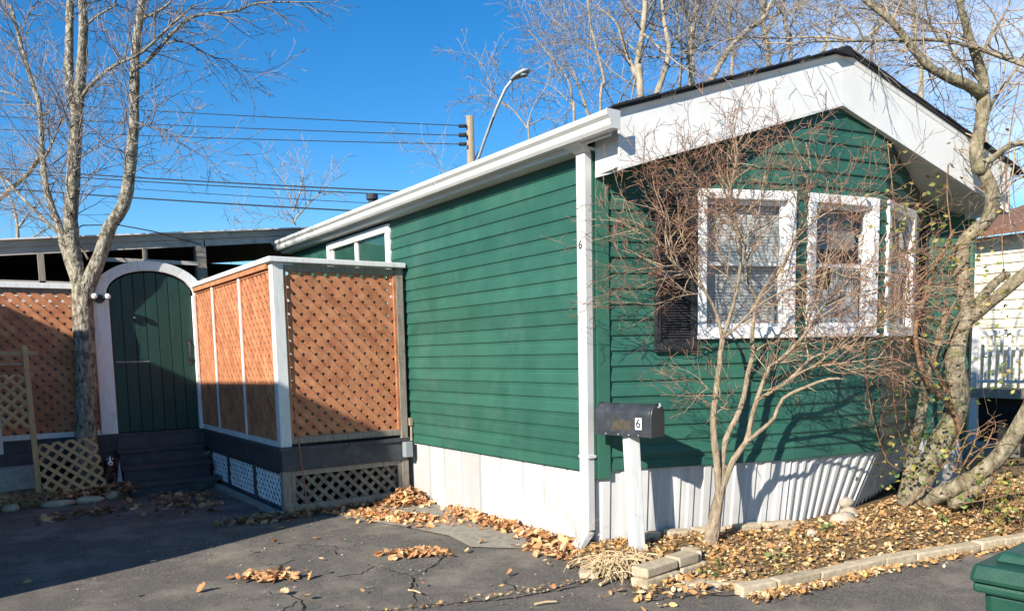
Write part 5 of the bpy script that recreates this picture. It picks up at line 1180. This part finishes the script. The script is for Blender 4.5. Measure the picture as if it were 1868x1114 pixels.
BEDC = [(.56, .34, .14), (.48, .27, .11), (.40, .22, .09), (.62, .47, .25), (.42, .27, .13), (.28, .17, .09), (.64, .52, .32), (.60, .34, .13), (.55, .29, .10), (.20, .13, .08), (.36, .20, .09)]
pile('leaf_litter', 'dry leaf litter covering the planting bed in front of the home', 'leaf litter', bedleaf, 12500, .043, BEDC, .5)
pile('leaf_litter', 'finely broken leaf crumbs between the larger leaves of the planting bed', 'leaf litter', bedleaf, 14000, .024, BEDC, .4)
def edgeleaf():
    i = rl5.randrange(len(row)-1); t = rl5.random(); x = row[i][0]+(row[i+1][0]-row[i][0])*t; y = row[i][1]+(row[i+1][1]-row[i][1])*t
    return V((x+rl5.gauss(0, .03), y-.07-abs(rl5.gauss(0, .06)), .008+rl5.random()*.02))
pile('leaf_litter', 'thin line of leaf bits along the curved edging row on the asphalt', 'leaf litter', edgeleaf, 900, .045, BEDC)
pile('leaf_litter', 'leaf bits strewn around the short block stack on the asphalt', 'leaf litter', gz(-.15, -1.02, .25, .14, .02), 260, .055, BEDC)
pile('leaf_litter', 'crumbs of leaf and grit on the sunny driveway', 'leaf litter', lambda: V((rl5.uniform(-3.4, -.4), rl5.uniform(-1.2, 2.6), .006)), 520, .018, [(.45, .36, .25), (.30, .22, .14), (.5, .42, .3)], .2)
pile('leaf_litter', 'tiny debris gathered along the driveway cracks', 'leaf litter', lambda: (lambda t: V((-2.3+1.75*t+rl5.gauss(0, .06), -.24-.33*t+rl5.gauss(0, .03), .008)))(rl5.random()), 150, .028, BEDC, .3)
# single leaves lying apart on the driveway
single = [(368, 1076, .75), (500, 990, .3), (720, 1018, .3), (880, 990, .3), (852, 1005, .2), (620, 985, .3), (575, 980, .3), (545, 1000, .3), (430, 975, .3), (395, 985, .3), (65, 945, .3), (40, 950, .3), (50, 1062, .3), (95, 975, .25), (340, 1000, .25), (410, 970, .3), (650, 945, .3), (480, 950, .3), (930, 1045, .3), (1000, 1030, .35), (1010, 1070, .3), (915, 1075, .5), (770, 1065, .3), (660, 1078, .3), (450, 1050, .3), (560, 1090, .3), (250, 1085, .3), (300, 1060, .25), (1050, 955, .3), (460, 1005, .3), (585, 1020, .3), (690, 1010, .3), (880, 965, .3), (630, 940, .3), (520, 1080, .3), (150, 1000, .3)]
lit_n = [0, 0]
for k, (x, y, tl_) in enumerate(sorted(single)):
    d = FW + RT*((x-PPX)/FPX) - UP*((y-PPY)/FPX); t = (0.012-CAM.z)/d.z; p = CAM+d*t
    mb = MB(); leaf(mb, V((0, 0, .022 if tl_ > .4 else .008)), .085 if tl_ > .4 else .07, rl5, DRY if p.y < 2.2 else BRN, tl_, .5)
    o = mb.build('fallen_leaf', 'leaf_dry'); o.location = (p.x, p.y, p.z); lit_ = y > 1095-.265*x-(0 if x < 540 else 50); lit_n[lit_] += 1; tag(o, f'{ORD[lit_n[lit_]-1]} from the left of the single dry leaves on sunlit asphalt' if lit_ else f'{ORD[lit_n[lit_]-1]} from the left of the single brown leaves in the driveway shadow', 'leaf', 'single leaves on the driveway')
# dead stalk clump by the mailbox, weed at the downspout
cl = MB()
for q in range(210):
    a = rl5.uniform(0, 6.283); p = V((-.28+rl5.gauss(0, .09), -.56+rl5.gauss(0, .07), .03)); l_ = rl5.uniform(.08, .28); h = rl5.uniform(.03, .11)
    d = V((math.cos(a), math.sin(a), 0)); pts = [p+d*l_*t+Z*(h*4*t*(1-t)+.01-.02*t) + V((rl5.gauss(0, .008), rl5.gauss(0, .008), 0)) for t in (0, .2, .4, .6, .8, 1)]
    cl.tube(pts, [.005, .005, .0045, .004, .003, .002], 4, False)
o = cl.build('dead_stalk_clump', 'straw'); tag(o, 'tangled mound of dry tan plant stalks at the foot of the mailbox', 'dead plant'); o['kind'] = 'stuff'
wd_ = thing('dry_weed', 'wispy dry weed growing at the base of the white downspout', 'weed', (-.14, .02, 0))
T = Tree(3); T.thr = (.01, .0026)
for q in range(7): T.grow(V((-.15+rl5.gauss(0, .025), .02+rl5.gauss(0, .03), 0)), V((rl5.gauss(0, .16), rl5.gauss(0, .16), 1)), rl5.uniform(.16, .34), .0028, 1, [None, dict(seg=.04, wob=.08, up=.03, dens=22, ang=(25, 50), rat=.3, rr=.5, lo=.2), dict(seg=.03, wob=.1, up=0, dens=10, ang=(30, 60), rat=.5, rr=.5, lo=.2)])
T.finish(wd_, 'straw', 'straw', 'straw', ('stems', 'stems', 'wisps'))
for (x0, y0, x1, y1, r_, lab) in ((1036, 1033, 1080, 1008, .012, 'pale cut stick pointing out from the dead stalks towards the driveway'), (1095, 1065, 1150, 1040, .011, 'pale stick lying in front of the dead stalk mound'), (975, 1101, 1015, 1096, .007, 'thin brown twig on the asphalt near the bottom edge'), (745, 1075, 768, 1081, .006, 'short pale twig on the asphalt at the bottom centre')):
    def gp_(x, y): d = FW + RT*((x-PPX)/FPX) - UP*((y-PPY)/FPX); return CAM+d*((.014-CAM.z)/d.z)
    a, b_ = gp_(x0, y0), gp_(x1, y1); tag(MB().tube([a, a.lerp(b_, .5)+Z*.006, b_+Z*(.03 if r_ > .01 else 0)], [r_, r_, r_*.8], 7).build('stick', 'straw'), lab, 'stick')
# dry grass tufts at far left and sparse green weeds in the bed
gs = MB()
for q in range(420):
    x, y = rl5.uniform(-4.2, -3.15), rl5.uniform(5.05, 5.28); p = V((x, y, .04)); l_ = rl5.uniform(.06, .2); d = V((rl5.gauss(0, .5), rl5.gauss(0, .5), 1)).normalized()
    gs.tube([p, p+d*l_*.5, p+d*l_+V((d.x, d.y, 0))*l_*.3-Z*l_*.1], [.003, .0025, .001], 3, False)
o = gs.build('dry_grass', 'straw'); o['kind'] = 'stuff'; o['label'] = 'dry grass tuft at the foot of the stucco wall'; o['category'] = 'grass'
wg = MB()
for cx, cy, n_ in ((.15, -1.0, 16), (.55, -1.2, 12), (1.5, -.95, 12), (2.4, -1.4, 14)):
    for q in range(n_):
        x, y = cx+rl5.gauss(0, .06), cy+rl5.gauss(0, .05); leafset(wg, V((x, y, bz(x, y)+.02+rl5.random()*.05)), .045, rl5, [(.10, .15, .03), (.16, .2, .05), (.07, .11, .03)])
o = wg.build('weeds', 'leaf_green'); o['kind'] = 'stuff'; o['label'] = 'small green weeds among the leaf litter'; o['category'] = 'weeds'
